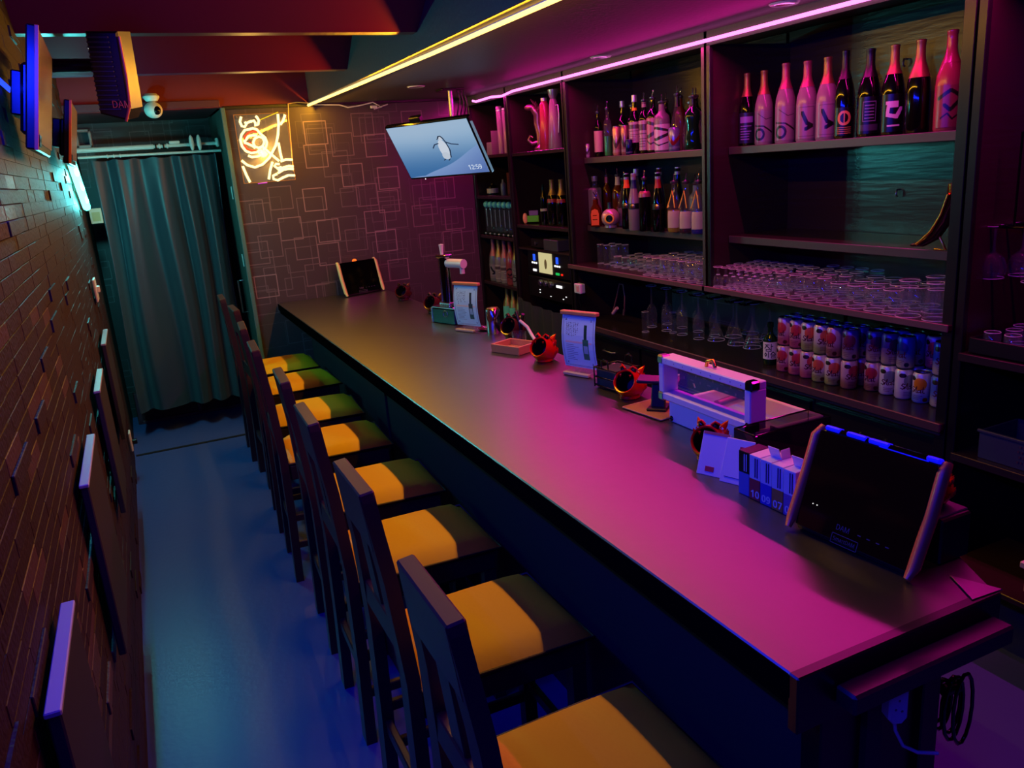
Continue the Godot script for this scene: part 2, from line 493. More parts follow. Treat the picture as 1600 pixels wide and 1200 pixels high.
# ---------------------------------------------------------------- the room
func room() -> void:
	struct("floor", M.new().box(Vector3(1.4, -0.05, -2.9), Vector3(3.5, 0.1, 8.4)), mats["floor vinyl"])
	struct("trim_1", M.new().box(Vector3(0.22, 0.002, -5.86), Vector3(0.94, 0.006, 0.03)), mats["grout"])
	# ceiling: red slab with two sloped beams, and the lowered soffit over the bar
	struct("ceiling", M.new().box(Vector3(0.5, 2.67, -2.9), Vector3(1.72, 0.1, 8.4)), mats["ceiling slab paint"])
	var across := Transform3D(Basis(Vector3(0, 0, -1), Vector3.UP, Vector3(1, 0, 0)), Vector3.ZERO)
	struct("trim_2", M.new().prism(P2([4.93, 2.35, 5.0, 2.63, 4.5, 2.63, 4.85, 2.35]), -0.33, 1.3, across, 0.004), mats["red ceiling paint"])
	struct("trim_3", M.new().prism(P2([3.67, 2.345, 3.76, 2.63, 3.2, 2.63, 3.6, 2.345]), -0.33, 1.3, across, 0.004), mats["red ceiling paint"])
	struct("trim_4", M.new().box(Vector3(2.2, 2.493, -2.9), Vector3(1.82, 0.454, 8.4), 0.004), mats["soffit paint"])
	# walls
	var wb := M.new()
	wb.quad(Vector3(0.695, 0, BACK), Vector3(3.1, 0, BACK), Vector3(3.1, SOFFIT, BACK), Vector3(0.695, SOFFIT, BACK), Vector3(0, 0, 1))
	wb.box(Vector3(1.9, 1.133, BACK - 0.05), Vector3(2.41, 2.266, 0.098))
	var wall := struct("wall_back", wb, mats["square wallpaper"])
	struct("wall_upper_band", M.new().box(Vector3(0.5, 2.475, BACK - 0.05), Vector3(1.6, 0.42, 0.11)), mats["red wall band"], wall)
	struct("picture_rail", M.new().box(Vector3(1.7, SOFFIT - 0.006, BACK + 0.008), Vector3(2.0, 0.024, 0.016), 0.003), mats["black lacquer"], wall)
	struct("wall_right", M.new().box(Vector3(3.12, 1.35, -2.9), Vector3(0.08, 2.8, 8.4)), mats["back bar wood"])
	struct("wall_front", M.new().box(Vector3(1.4, 1.35, 1.05), Vector3(3.5, 2.8, 0.1)), mats["grout"])
	struct("wall_alcove", M.new().box(Vector3(0.22, 1.15, -6.98), Vector3(1.1, 2.4, 0.08)), mats["square wallpaper repeat"])
	var jamb := struct("trim_5", M.new().box(Vector3(0.735, 1.133, -6.52), Vector3(0.08, 2.262, 1.0), 0.003), mats["panel_green"] if mats.has("panel_green") else mk("panel_green", Color(0.3, 0.34, 0.32), 0.5))
	part("edge_bead", M.new().box(Vector3(0.7, 1.133, BACK + 0.012), Vector3(0.03, 2.26, 0.02), 0.004), mk("bead paint", Color(0.3, 0.42, 0.4), 0.35), jamb)
	part("pull_bar", M.new().tube([Vector3(0.69, 1.06, -6.3), Vector3(0.65, 1.06, -6.3), Vector3(0.65, 0.82, -6.31), Vector3(0.69, 0.82, -6.31)], 0.008), mats["steel"], jamb)
	for y in [1.22, 1.7]:
		part("strike_plate", M.new().box(Vector3(0.692, y, -6.14), Vector3(0.006, 0.09, 0.03), 0.002), mats["white plastic"], jamb)
	struct("trim_6", M.new().box(Vector3(0.21, 2.29, -6.45), Vector3(0.95, 0.045, 0.98), 0.003), mk("wine board", Color(0.36, 0.14, 0.18), 0.45))
	# low door panel that shows under the curtain
	var dr := struct("door_1", M.new().box(Vector3(0.2, 0.13, -6.72), Vector3(0.84, 0.26, 0.05), 0.003), mk("door wine", Color(0.3, 0.12, 0.13), 0.5))
	for b in [[0.2, 0.012, 0.84, 0.024], [-0.2, 0.13, 0.03, 0.24], [0.24, 0.13, 0.03, 0.24]]:
		part("door_moulding", M.new().box(Vector3(b[0], b[1], -6.685), Vector3(b[2], b[3], 0.02), 0.003), mk("door mould", Color(0.42, 0.2, 0.24), 0.4), dr)
	# left wall faced with thin split stone strips
	var wl := struct("wall_left", M.new().box(Vector3(LEFT - 0.055, 1.35, -2.9), Vector3(0.09, 2.8, 8.4)), mats["grout"])
	var variants := []
	for v in 6:
		variants.append(M.new().box(Vector3.ZERO, Vector3(0.012 + 0.0003 * v, 0.0355, 0.215 - 0.02 * (v % 3)), 0.0015).mesh())
	var loose := M.new()
	var row := 0
	var y0 := 0.018
	while y0 < 2.6:
		var z := -6.0 + rng.randf_range(0.0, 0.2)
		while z < 0.95:
			var v := rng.randi_range(0, 5)
			var len_ := 0.215 - 0.02 * (v % 3)
			var p := Vector3(LEFT - 0.012 + (0.006 if rng.randf() < 0.06 else rng.randf_range(0.0, 0.0012)), y0, z + len_ * 0.5)
			if z + len_ < 0.95 and z > -2.75 and z < -1.25 and y0 > 0.5 and y0 < 1.82 and row < 300:
				var o := part("stone_strip", variants[v], mats["slate pale"] if rng.randf() < 0.2 else mats["slate"], wl)
				o.position = p
				row += 1
			else:
				loose.box(p, Vector3(0.012 + 0.0003 * v, 0.0355, len_), 0.0)
			z += len_ + 0.0015
		y0 += 0.0365
	var lo := part("stone_strips", loose, mats["slate"], wl)
	lo.set_meta("kind", "stuff")
	# recessed downlights in the soffit
	var first := true
	for d in [[1.772, -5.064, "unlit round downlight in the soffit near the far wall, left of the hanging screen"], [2.4, -3.878, "unlit round downlight in the soffit beside the magenta strip, above the middle shelves"], [2.38, -2.52, "unlit round downlight in the soffit at the top edge of the photo"]]:
		var t := thing("downlight", d[2], "downlight", Vector3(d[0], SOFFIT, d[1]), 0.0, "downlights in the soffit")
		part("rim", M.new().lathe(pr([0.04, -0.004, 0.052, -0.006, 0.058, 0.0, 0.058, 0.002]), 24), mats["white plastic"], t)
		part("reflector", M.new().lathe(pr([0.0, 0.0, 0.03, -0.001, 0.041, -0.004]), 24), mats["chrome"], t)
	# LED strips
	var a := thing("led_strip", "glowing amber LED strip along the lower edge of the soffit above the bar", "LED strip", Vector3(1.33, 2.255, -2.6))
	part("glowing_tube", M.new().tube([Vector3(-0.05, 0, -3.38), Vector3(0.02, 0, -1.0), Vector3(0.035, 0, 0.2), Vector3(0.04, 0, 1.15)], 0.0085, 8), mats["amber tube"], a)
	part("backing", M.new().tube([Vector3(-0.05, 0.01, -3.38), Vector3(0.02, 0.01, -1.0), Vector3(0.035, 0.01, 0.2), Vector3(0.04, 0.01, 1.15)], 0.006, 6), mats["white plastic"], a)
	var m := thing("led_strip", "glowing magenta LED strip running along the top of the black back bar", "LED strip", Vector3(CAB - 0.012, 2.225, -2.6))
	part("glowing_tube", M.new().tube([Vector3(0.0, 0.0, -2.55), Vector3(0, 0, 1.9)], 0.008, 8), mats["magenta tube"], m)
	part("loose_end", M.new().tube([Vector3(-0.02, 0.0, -3.2), Vector3(-0.06, -0.018, -3.05), Vector3(-0.03, -0.008, -2.85), Vector3(-0.012, -0.016, -2.7), Vector3(0, 0, -2.55)], 0.008, 8), mats["magenta tube"], m)

# ---------------------------------------------------------------- bar counter
func bar_counter() -> void:
	var t := thing("bar_counter", "long black bar counter with a smooth glossy top running down the room", "bar counter")
	var flat := Transform3D(Basis(Vector3(1, 0, 0), Vector3(0, 0, 1), Vector3(0, -1, 0)), Vector3(0, TOP, 0))   # outline x,z ; pushed down
	part("counter_top", M.new().prism(P2([0.868, -5.985, 1.68, -5.985, 1.68, -1.5, 1.56, -1.2, 1.38, -0.877, 0.868, -0.877]), 0.0, 0.048, flat, 0.003), mats["counter laminate"], t)
	part("edge_band", M.new().box(Vector3(0.8665, TOP - 0.025, -3.43), Vector3(0.004, 0.044, 5.1)), mats["matte edge"], t)  # thin strip added to keep the front edge dark against bounced light
	part("edge_lip", M.new().box(Vector3(0.885, TOP - 0.062, -3.43), Vector3(0.02, 0.028, 5.1), 0.003), mats["matte edge"], t)
	part("front_panel", M.new().box(Vector3(1.09, 0.425, -3.43), Vector3(0.04, 0.85, 5.08)), mats["panel paint"], t)
	part("front_panel_batten", M.new().box(Vector3(1.065, 0.425, -4.05), Vector3(0.012, 0.84, 0.05), 0.002), mats["panel paint"], t)
	part("rear_panel", M.new().box(Vector3(1.64, 0.425, -3.75), Vector3(0.03, 0.85, 4.3)), mats["panel paint"], t)
	part("end_board", M.new().box(Vector3(1.124, TOP - 0.055, -0.872), Vector3(0.516, 0.112, 0.024), 0.003), mats["counter edge"], t)
	part("end_panel", M.new().box(Vector3(1.12, 0.4, -0.93), Vector3(0.3, 0.8, 0.05), 0.003), mats["counter edge"], t)
	part("end_post", M.new().box(Vector3(1.245, 0.4, -0.905), Vector3(0.05, 0.8, 0.03), 0.003), mats["counter edge"], t)
	part("end_rail", M.new().box(Vector3(1.155, 0.838, -0.838), Vector3(0.41, 0.04, 0.045), 0.005), mk("worn rail", Color(0.2, 0.11, 0.13), 0.4), t)
	for x in [1.0, 1.31]:
		part("rail_bracket", M.new().box(Vector3(x, 0.84, -0.866), Vector3(0.03, 0.03, 0.03), 0.002), mats["counter edge"], t)

# ---------------------------------------------------------------- chairs
func chairs() -> void:
	var names := ["nearest to the camera", "second from the camera", "third from the camera", "fourth from the camera", "fifth from the camera", "sixth from the camera", "seventh from the camera", "farthest from the camera, by the patterned wall"]
	var zs := [-1.19, -1.79, -2.385, -2.94, -3.59, -4.165, -4.85, -5.4]
	var dx := [-0.03, -0.01, 0.0, 0.02, 0.01, 0.035, 0.07, 0.06]
	var yaw := [0.0, 0.0, -1.5, -3.0, -3.0, -4.0, 1.0, -2.0]
	var c := thing("bar_chair", "", "chair")
	var bar := func(pts: Array, w: float, d: float) -> M:     # bar of rectangular section w (across z) by d (along x)
		var m := M.new()
		for k in pts.size() - 1:
			var a: Vector3 = pts[k]
			var b: Vector3 = pts[k + 1]
			for f in [[Vector3(1, 0, 0), d, w, Vector3(0, 0, 1)], [Vector3(-1, 0, 0), d, w, Vector3(0, 0, 1)], [Vector3(0, 0, 1), w, d, Vector3(1, 0, 0)], [Vector3(0, 0, -1), w, d, Vector3(1, 0, 0)]]:
				var o: Vector3 = f[0] * f[1] * 0.5
				var s: Vector3 = f[3] * f[2] * 0.5
				m.quad(a + o - s, a + o + s, b + o + s, b + o - s, f[0])
			if k == pts.size() - 2: m.box(b, Vector3(d, 0.002, w))
			if k == 0: m.box(a, Vector3(d, 0.002, w))
		return m
	for s in [1.0, -1.0]:
		part("back_post", bar.call([Vector3(-0.265, 0, 0.163 * s), Vector3(-0.256, 0.3, 0.163 * s), Vector3(-0.253, 0.6, 0.158 * s), Vector3(-0.268, 0.85, 0.126 * s), Vector3(-0.292, 1.055, 0.1 * s)], 0.06, 0.034), mats["chair wood"], c)
		part("front_leg", bar.call([Vector3(0.19, 0, 0.165 * s), Vector3(0.19, 0.545, 0.165 * s)], 0.04, 0.04), mats["chair wood"], c)
		for y in [0.17, 0.3]:
			part("side_stretcher", M.new().box(Vector3(-0.03, y, 0.165 * s), Vector3(0.43, 0.032, 0.02), 0.003), mats["chair wood"], c)
	part("front_stretcher", M.new().box(Vector3(0.19, 0.22, 0), Vector3(0.02, 0.035, 0.3), 0.003), mats["chair wood"], c)
	part("rear_stretcher", M.new().box(Vector3(-0.256, 0.26, 0), Vector3(0.02, 0.04, 0.29), 0.003), mats["chair wood"], c)
	part("top_rail", M.new().box(Vector3(0, 0, 0), Vector3(0.036, 0.15, 0.262), 0.004, turned(0, 0, 6.5, Vector3(-0.285, 0.998, 0))), mk("amber lit top rail", Color(0.26, 0.17, 0.15), 0.36), c)  # lighter brown puts the amber light on the rail into its colour
	part("lower_rail", M.new().box(Vector3(-0.26, 0.7, 0), Vector3(0.028, 0.07, 0.27), 0.003), mats["chair wood"], c)
	part("back_splat", M.new().box(Vector3(0, 0, 0), Vector3(0.018, 0.26, 0.07), 0.003, turned(0, 0, 5, Vector3(-0.27, 0.83, 0))), mats["chair wood"], c)
	part("seat_frame", M.new().box(Vector3(-0.01, 0.52, 0), Vector3(0.45, 0.07, 0.375), 0.006), mats["chair wood"], c)
	var cu := M.new()
	var nx := 10
	for i in nx:
		for j in nx:
			var q: Array[Vector3] = []
			var nn: Array[Vector3] = []
			for e in [[0, 0], [1, 0], [1, 1], [0, 1]]:
				var u: float = float(i + e[0]) / nx * 2 - 1
				var v: float = float(j + e[1]) / nx * 2 - 1
				var ku := 1.0 - pow(absf(u), 6.0)
				var kv := 1.0 - pow(absf(v), 6.0)
				q.append(Vector3(u * 0.232, 0.56 + 0.04 * pow(maxf(ku * kv, 0.0), 0.4) + 0.006 * (1 - u * u) * (1 - v * v), v * (0.19 + 0.006 * u)))
				nn.append(Vector3(pow(u, 5.0) * 0.8, 1.0, pow(v, 5.0) * 0.8).normalized())
			cu.tri(q[0], q[1], q[2], nn[0], nn[1], nn[2]); cu.tri(q[0], q[2], q[3], nn[0], nn[2], nn[3])
	part("seat_cushion", cu, mats["seat leather"], c, "ochre padded seat cushion")
	part("seat_piping", M.new().tube([Vector3(-0.233, 0.561, 0.185), Vector3(0.233, 0.561, 0.197), Vector3(0.233, 0.561, -0.197), Vector3(-0.233, 0.561, -0.185), Vector3(-0.233, 0.561, 0.185)], 0.005, 6), mats["piping"], c)
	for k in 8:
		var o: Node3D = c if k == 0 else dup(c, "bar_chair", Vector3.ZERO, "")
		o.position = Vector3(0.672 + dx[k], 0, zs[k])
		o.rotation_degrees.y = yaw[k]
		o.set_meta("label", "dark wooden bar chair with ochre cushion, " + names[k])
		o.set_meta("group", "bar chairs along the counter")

# ---------------------------------------------------------------- back bar
func back_bar() -> void:
	var wood: Material = mats["back bar wood"]
	var units := [
		["A", -5.985, -5.315, 0.3, "narrow tall shelf unit against the far wall with glass tubes and small champagne", [1.83, 1.53, 1.228, 0.862, 0.5]],
		["B", -5.295, -4.49, 0.48, "shelf unit with the stacked sound equipment, between the narrow unit and the bottle shelves", [1.825, 1.333]],
		["C", -4.47, -3.145, 0.48, "wide black shelf unit holding two rows of spirit bottles with pourers", []],
		["D", -3.125, -1.835, 0.48, "wide black shelf unit with champagne on top and a bare shelf below", []],
		["E", -1.79, -0.2, 0.48, "black shelf unit at the right edge of the photo with hanging wine glasses", []]]
	for u in units:
		var z0: float = u[1]
		var z1: float = u[2]
		var zc := (z0 + z1) / 2
		var t := thing("back_bar_unit", u[4], "shelf unit", Vector3(CAB, 0, zc), 0.0, "back bar shelf units")
		var w := z1 - z0
		part("back_panel", M.new().box(Vector3(0.5, 1.12, 0), Vector3(0.02, 2.28, w)), mats["square wallpaper repeat"] if u[0] == "A" else wood, t)
		for s in [-1.0, 1.0]:
			if u[0] == "E" and s > 0: continue
			var low := 0.0 if u[0] in ["A", "B", "E"] else (1.11 if (u[0] == "C" and s > 0) or (u[0] == "D" and s < 0) else 0.0)
			part("side_panel", M.new().box(Vector3(0.25, (low + 2.21) / 2, s * (w / 2 + 0.0)), Vector3(0.48, 2.21 - low, 0.02)), wood, t)
			part("front_post", M.new().box(Vector3(0.01, (low + 2.21) / 2, s * (w / 2 + 0.0)), Vector3(0.022, 2.21 - low, 0.042 if u[0] in ["C", "D"] else 0.03), 0.002), mats["shelf edge"] if u[0] == "C" and s > 0 else mats["black lacquer"], t)
		for y in u[5]:
			part("shelf", M.new().box(Vector3(0.24, y - 0.012, 0), Vector3(0.46, 0.024, w - 0.03), 0.002), wood, t)
		if u[0] in ["C", "D"]:
			for y in [1.755, 1.342]:
				var sh := part("shelf", M.new().box(Vector3(0.3, y - 0.016, 0), Vector3(0.36, 0.032, w - 0.03), 0.002), wood, t)
				part("edge_band", M.new().box(Vector3(0.116, y - 0.016, 0), Vector3(0.008, 0.034, w - 0.032), 0.002), mats["shelf edge"], sh)
			var sh3 := part("shelf", M.new().box(Vector3(0.23, 1.1, 0), Vector3(0.5, 0.022, w + 0.04), 0.002), wood, t)
			part("edge_band", M.new().box(Vector3(-0.022, 1.1, 0), Vector3(0.006, 0.026, w + 0.04), 0.002), mk("edge red", Color(0.4, 0.26, 0.26), 0.35), sh3)
		if u[0] == "D":
			for y in [1.53, 2.05]:
				part("wall_hook", M.new().tube([Vector3(0.49, y, 0.02), Vector3(0.47, y, 0.02), Vector3(0.465, y - 0.02, 0.02), Vector3(0.475, y - 0.028, 0.02)], 0.004, 6), mats["steel"], t)
		if u[0] == "E":
			for y in [1.02, 0.655]:
				part("shelf", M.new().box(Vector3(0.24, y - 0.014, 0), Vector3(0.5, 0.028, w - 0.02), 0.002), wood, t)
		part("fascia", M.new().box(Vector3(0.01, 2.235, 0), Vector3(0.02, 0.062, w + 0.04)), mats["soffit paint"], t)
	# continuous back counter and the base cabinets under it
	var bc := thing("back_counter", "long dark worktop under the glass shelves behind the bar", "worktop", Vector3(CAB, 0.752, -3.13))
	part("worktop", M.new().box(Vector3(0.23, -0.012, 0), Vector3(0.5, 0.026, 2.63), 0.003), wood, bc)
	part("front_edge", M.new().box(Vector3(-0.024, -0.014, 0), Vector3(0.01, 0.034, 2.63), 0.003), mk("edge brown", Color(0.3, 0.19, 0.19), 0.35), bc)
	part("lower_moulding", M.new().box(Vector3(0.0, -0.045, 0), Vector3(0.014, 0.012, 2.6), 0.003), mk("edge brown", Color.WHITE), bc)
	for k in 4:
		var w := 0.65
		var t := thing("base_cabinet", ["black base cabinet under the back counter, farthest from the camera", "black base cabinet under the back counter, behind the second menu stand", "black base cabinet under the back counter, behind the white case", "black base cabinet under the back counter, nearest to the camera"][k], "cabinet", Vector3(CAB + 0.03, 0, -4.11 + 0.655 * k), 0.0, "base cabinets behind the bar")
		part("body", M.new().box(Vector3(0.23, 0.34, 0), Vector3(0.42, 0.68, w)), wood, t)
		for j in 2:
			var d := part("drawer" if j else "door", M.new().box(Vector3(0.01, [0.3, 0.6][j], 0), Vector3(0.02, [0.44, 0.13][j], w - 0.02), 0.003), mats["black lacquer"], t)
			part("handle", M.new().tube([Vector3(0.0, [0.48, 0.6][j], -0.06), Vector3(-0.02, [0.48, 0.6][j], -0.05), Vector3(-0.02, [0.48, 0.6][j], 0.05), Vector3(0.0, [0.48, 0.6][j], 0.06)], 0.005, 6), mats["steel"], d)
	# wallpapered patch of wall seen above the back counter, behind the hanging glasses
	struct("wall_niche", M.new().box(Vector3(2.978, 0.93, -3.4), Vector3(0.012, 0.31, 1.35)), mats["square wallpaper repeat"])

# ---------------------------------------------------------------- left wall
func left_side() -> void:
	var t := thing("led_tube", "bright teal LED tube on the stone wall beside the curtain", "LED light", Vector3(-0.222, 1.8, -5.28))
	part("glowing_tube", M.new().tube([Vector3(0, 0.12, 0.32), Vector3(0, 0, 0), Vector3(0, -0.11, -0.33)], 0.022, 10), mats["teal tube"], t)
	part("clip", M.new().box(Vector3(-0.012, 0.135, 0.35), Vector3(0.03, 0.03, 0.05), 0.004), mats["white plastic"], t)
	var b := thing("led_strip", "saturated blue LED strip on the left wall behind the nearest screen", "LED strip", Vector3(-0.238, 2.06, -0.9))
	part("glowing_tube", M.new().tube([Vector3(0, 0, -1.85), Vector3(0, 0, 1.6)], 0.007, 6), mats["blue tube"], b)
	# two wall screens seen from the side
	for k in 2:
		var s := thing("wall_screen", ["black flat screen on the left wall, nearer of two, its back lit blue", "black flat screen on the left wall, farther of two, just above the teal tube"][k], "screen", [Vector3(-0.157, 2.035, -2.76), Vector3(-0.158, 2.02, -4.2)][k], 0.0, "screens on the left wall")
		s.basis = Basis.from_euler(Vector3(deg_to_rad(11.5), deg_to_rad([90.6, 90.0][k]), 0))
		var w: float = [0.52, 0.46][k]
		var h: float = [0.31, 0.26][k]
		part("housing", M.new().box(Vector3(0, 0, -0.014), Vector3(w, h, 0.026), 0.004), mats["black plastic"], s)
		part("rear_bulge", M.new().box(Vector3(0, -0.02, -0.037), Vector3(w * 0.6, h * 0.6, 0.022), 0.008), mats["black plastic"], s)
		part("screen", M.new().box(Vector3(0, 0.006, 0.0005), Vector3(w - 0.02, h - 0.03, 0.004)), mk("light washed screen", Color(0.5, 0.42, 0.4), 0.25), s)  # pale brown puts light falling on the dark screen into its colour
		part("lit_bezel_edge", M.new().box(Vector3(-w / 2 - 0.001, 0, -0.002), Vector3(0.004, h, 0.01), 0.001), mats["orange trim"], s)  # orange stands for amber light catching the bezel, put in as colour
		part("corner_label", M.new().box(Vector3(-w / 2 + 0.04, -h / 2 + 0.025, 0.004), Vector3(0.06, 0.03, 0.002)), mats["gloss black"], s)
		part("mount", M.new().box(Vector3(0, 0.0, -0.062), Vector3(0.12, 0.12, 0.035), 0.004), mats["black plastic"], s)
	# karaoke loudspeaker on a bracket
	var sp := thing("loudspeaker", "black loudspeaker with a slotted grille and orange edge, hung high on the left", "speaker", Vector3(0.022, 2.125, -3.05))
	sp.basis = Basis.from_euler(Vector3(deg_to_rad(8), deg_to_rad(-22), deg_to_rad(-4)))
	part("cabinet", M.new().prism(P2([-0.05, -0.115, 0.03, -0.135, 0.05, -0.1, 0.05, 0.135, -0.05, 0.135]), -0.12, 0.0, Transform3D(), 0.006), mats["black plastic"], sp)
	for k in 16:
		part("grille_slat", M.new().box(Vector3(-0.012, -0.1 + 0.0145 * k, 0.006), Vector3(0.07, 0.006, 0.01), 0.002), mats["grey device"], sp)
	part("side_trim", M.new().tube([Vector3(0.054, 0.12, 0.0), Vector3(0.056, 0, 0.002), Vector3(0.05, -0.09, 0.0), Vector3(0.03, -0.138, 0.0)], 0.0045, 6), mats["orange trim"], sp)
	word("lettering", "DAM", 0.022, mk("orange print", Color(0.95, 0.45, 0.2), 0.5), sp, at(0.03, -0.085, 0.013))
	part("bracket", M.new().tube([Vector3(-0.03, 0.02, -0.12), Vector3(-0.1, 0.03, -0.17), Vector3(-0.2, 0.03, -0.12), Vector3(-0.25, 0.03, -0.08)], 0.022, 10), mats["black plastic"], sp)
	part("status_lamp", M.new().ball(Vector3(-0.055, 0.085, -0.03), Vector3(0.006, 0.006, 0.006), 8), mats["indicator white"], sp)
	# dark boards on the wall, seen along their top edges
	var zs := [[-1.564, -1.213], [-2.727, -2.241], [-3.786, -3.352], [-4.913, -4.43]]
	var wh := ["nearest to the camera, with a violet-lit top edge", "second from the camera, with a blue-lit top edge", "third from the camera, below the stone strips", "farthest from the camera, small in the photo"]
	for k in 4:
		var z0: float = zs[k][0]
		var z1: float = zs[k][1]
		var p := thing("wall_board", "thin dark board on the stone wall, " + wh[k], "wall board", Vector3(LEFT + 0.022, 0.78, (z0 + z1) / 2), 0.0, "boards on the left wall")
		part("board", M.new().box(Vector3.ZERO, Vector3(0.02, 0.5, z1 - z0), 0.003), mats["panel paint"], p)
		part("top_edge", M.new().box(Vector3(0.0, 0.254, 0), Vector3(0.024, 0.01, z1 - z0 + 0.01), 0.002), mk("lit board edge", Color(0.6, 0.6, 0.66), 0.4), p)  # paler colour stands for the light caught along the top edge
	var sw := thing("light_switch", "pinkish white switch plate on the left wall beside the curtain", "light switch", Vector3(LEFT + 0.012, 1.25, -5.02))
	part("plate", M.new().box(Vector3.ZERO, Vector3(0.012, 0.125, 0.16), 0.003), mats["white plastic"], sw)
	part("rocker", M.new().box(Vector3(0.012, 0.0, -0.02), Vector3(0.018, 0.035, 0.03), 0.003), mats["white plastic"], sw)
	var so := thing("wall_socket", "small pale socket plate low on the left wall near the floor", "wall socket", Vector3(LEFT + 0.012, 0.26, -5.35))
	part("plate", M.new().box(Vector3.ZERO, Vector3(0.012, 0.12, 0.09), 0.003), mats["white plastic"], so)
	part("plug", M.new().box(Vector3(0.02, -0.01, 0), Vector3(0.03, 0.03, 0.03), 0.004), mats["black plastic"], so)

# ---------------------------------------------------------------- far end
func far_end() -> void:
	var c := thing("curtain", "dark grey satin curtain hanging in folds across the doorway alcove", "curtain", Vector3(0.22, 0.0, -6.3))
	var m := M.new()
	var nx := 120
	var ny := 24
	var f := func(u: float, v: float) -> Vector3:
		var x := (u - 0.5) * 0.8 + 0.01
		var amp := 0.022 + 0.03 * smoothstep(0.0, 0.3, v)
		var ph := u * 4.6 * TAU + 1.6 * sin(u * 7.0 + 0.6) + 0.5 * v * sin(u * 11.0)
		var z := amp * (sin(ph) + 0.25 * sin(2.0 * ph + 0.8)) + 0.006 * sin(u * 47.0 + v * 3.0) * (1.0 - 0.6 * v) + 0.012 * sin(u * 5.0 + v * 4.0)
		return Vector3(x + 0.012 * sin(v * 5.0 + u * 8.0), 1.985 - 1.79 * v - 0.012 * absf(sin(u * PI * 6.0)) * (1.0 - v), z + 0.03 * v)
	for i in nx:
		for j in ny:
			var q: Array[Vector3] = []
			var nn: Array[Vector3] = []
			for e in [[0, 0], [1, 0], [1, 1], [0, 1]]:
				var u: float = float(i + e[0]) / nx
				var v: float = float(j + e[1]) / ny
				q.append(f.call(u, v))
				var du: Vector3 = f.call(u + 0.002, v) - f.call(u - 0.002, v)
				var dv: Vector3 = f.call(u, v - 0.01) - f.call(u, v + 0.01)
				nn.append(du.cross(dv).normalized())
			m.tri(q[0], q[1], q[2], nn[0], nn[1], nn[2], Vector2(float(i) / nx, float(j) / ny), Vector2(float(i + 1) / nx, float(j) / ny), Vector2(float(i + 1) / nx, float(j + 1) / ny))
			m.tri(q[0], q[2], q[3], nn[0], nn[2], nn[3], Vector2(float(i) / nx, float(j) / ny), Vector2(float(i + 1) / nx, float(j + 1) / ny), Vector2(float(i) / nx, float(j + 1) / ny))
	part("cloth", m, mats["curtain cloth"], c)
	var r1 := thing("curtain_rod", "thin white curtain rod carrying the grey curtain", "curtain rod", Vector3(0.22, 2.003, -6.29))
	part("rod", M.new().tube([Vector3(-0.46, 0.002, 0), Vector3(-0.15, 0.0, 0), Vector3(0.46, -0.004, 0)], 0.009, 8), mats["pale enamel"], r1)
	for x in [-0.28, -0.24, -0.2]:
		part("ring", M.new().lathe(pr([0.012, -0.004, 0.014, 0, 0.012, 0.004]), 10, Transform3D(Basis(Vector3(0, 1, 0), Vector3(-1, 0, 0), Vector3(0, 0, 1)), Vector3(x, 0, 0))), mats["white plastic"], r1)
	var r2 := thing("tension_pole", "thicker white tension pole with clamps above the curtain rod", "tension pole", Vector3(0.22, 2.052, -6.32))
	part("sleeve", M.new().tube([Vector3(-0.46, 0.0, 0), Vector3(0.02, 0.0, 0)], 0.017, 10), mats["pale enamel"], r2)
	part("inner_tube", M.new().tube([Vector3(0.02, 0.0, 0), Vector3(0.44, 0.0, 0)], 0.012, 10), mats["pale enamel"], r2)
	for k in 4: part("collar", M.new().tube([Vector3(0.03 + 0.025 * k, 0, 0), Vector3(0.04 + 0.025 * k, 0, 0)], 0.018, 10), mats["white plastic" if k % 2 else "black plastic"], r2)
	part("end_cup", M.new().box(Vector3(0.445, 0.005, 0), Vector3(0.02, 0.06, 0.06), 0.006), mats["pale enamel"], r2)
	part("lock_lever", M.new().box(Vector3(0.16, 0.02, 0.01), Vector3(0.07, 0.02, 0.03), 0.005), mats["white plastic"], r2)
	for k in 2:
		var pg := thing("clothes_peg", ["pale plastic clip on the curtain poles, left one of the pair", "pale plastic clip on the curtain poles, right one of the pair"][k], "clip", Vector3(0.49 + 0.05 * k, 2.06, -6.27), 0.0, "clips on the curtain poles")
		part("jaw", M.new().ball(Vector3(0, 0.0, 0), Vector3(0.016, 0.055, 0.012), 12), mats["mint"] if k == 5 else mats["pale enamel"], pg)
		part("jaw", M.new().ball(Vector3(0, -0.01, -0.016), Vector3(0.013, 0.045, 0.008), 12), mats["pale enamel"], pg)
	var fb := thing("meter_box", "white plastic utility bracket at the upper left of the alcove wall", "wall box", Vector3(-0.2, 2.16, -6.9))
	for b in [[0, 0.055, 0.11, 0.02], [0, -0.055, 0.11, 0.02], [-0.045, 0, 0.02, 0.13], [0.045, 0, 0.02, 0.13]]:
		part("side", M.new().box(Vector3(b[0], b[1], 0), Vector3(b[2], b[3], 0.07), 0.004), mats["pale enamel"], fb)
	var pl := thing("notice_plate", "small cream notice plate hanging by the curtain's left edge", "notice", Vector3(-0.2, 1.62, -6.2))
	part("plate", M.new().box(Vector3.ZERO, Vector3(0.075, 0.1, 0.006), 0.002), mats["cream label"], pl)
	part("print_panel", M.new().box(Vector3(0, -0.005, 0.004), Vector3(0.05, 0.06, 0.002)), mk("ochre print", Color(0.6, 0.5, 0.25), 0.5), pl)
	var sc := thing("security_camera", "white round security camera under the board above the alcove", "camera", Vector3(0.266, 2.29, -5.93))
	part("base", M.new().lathe(pr([0.0, 0.02, 0.035, 0.024, 0.05, 0.045, 0.05, 0.055, 0.035, 0.07, 0.0, 0.072]), 20), mats["white plastic"], sc)
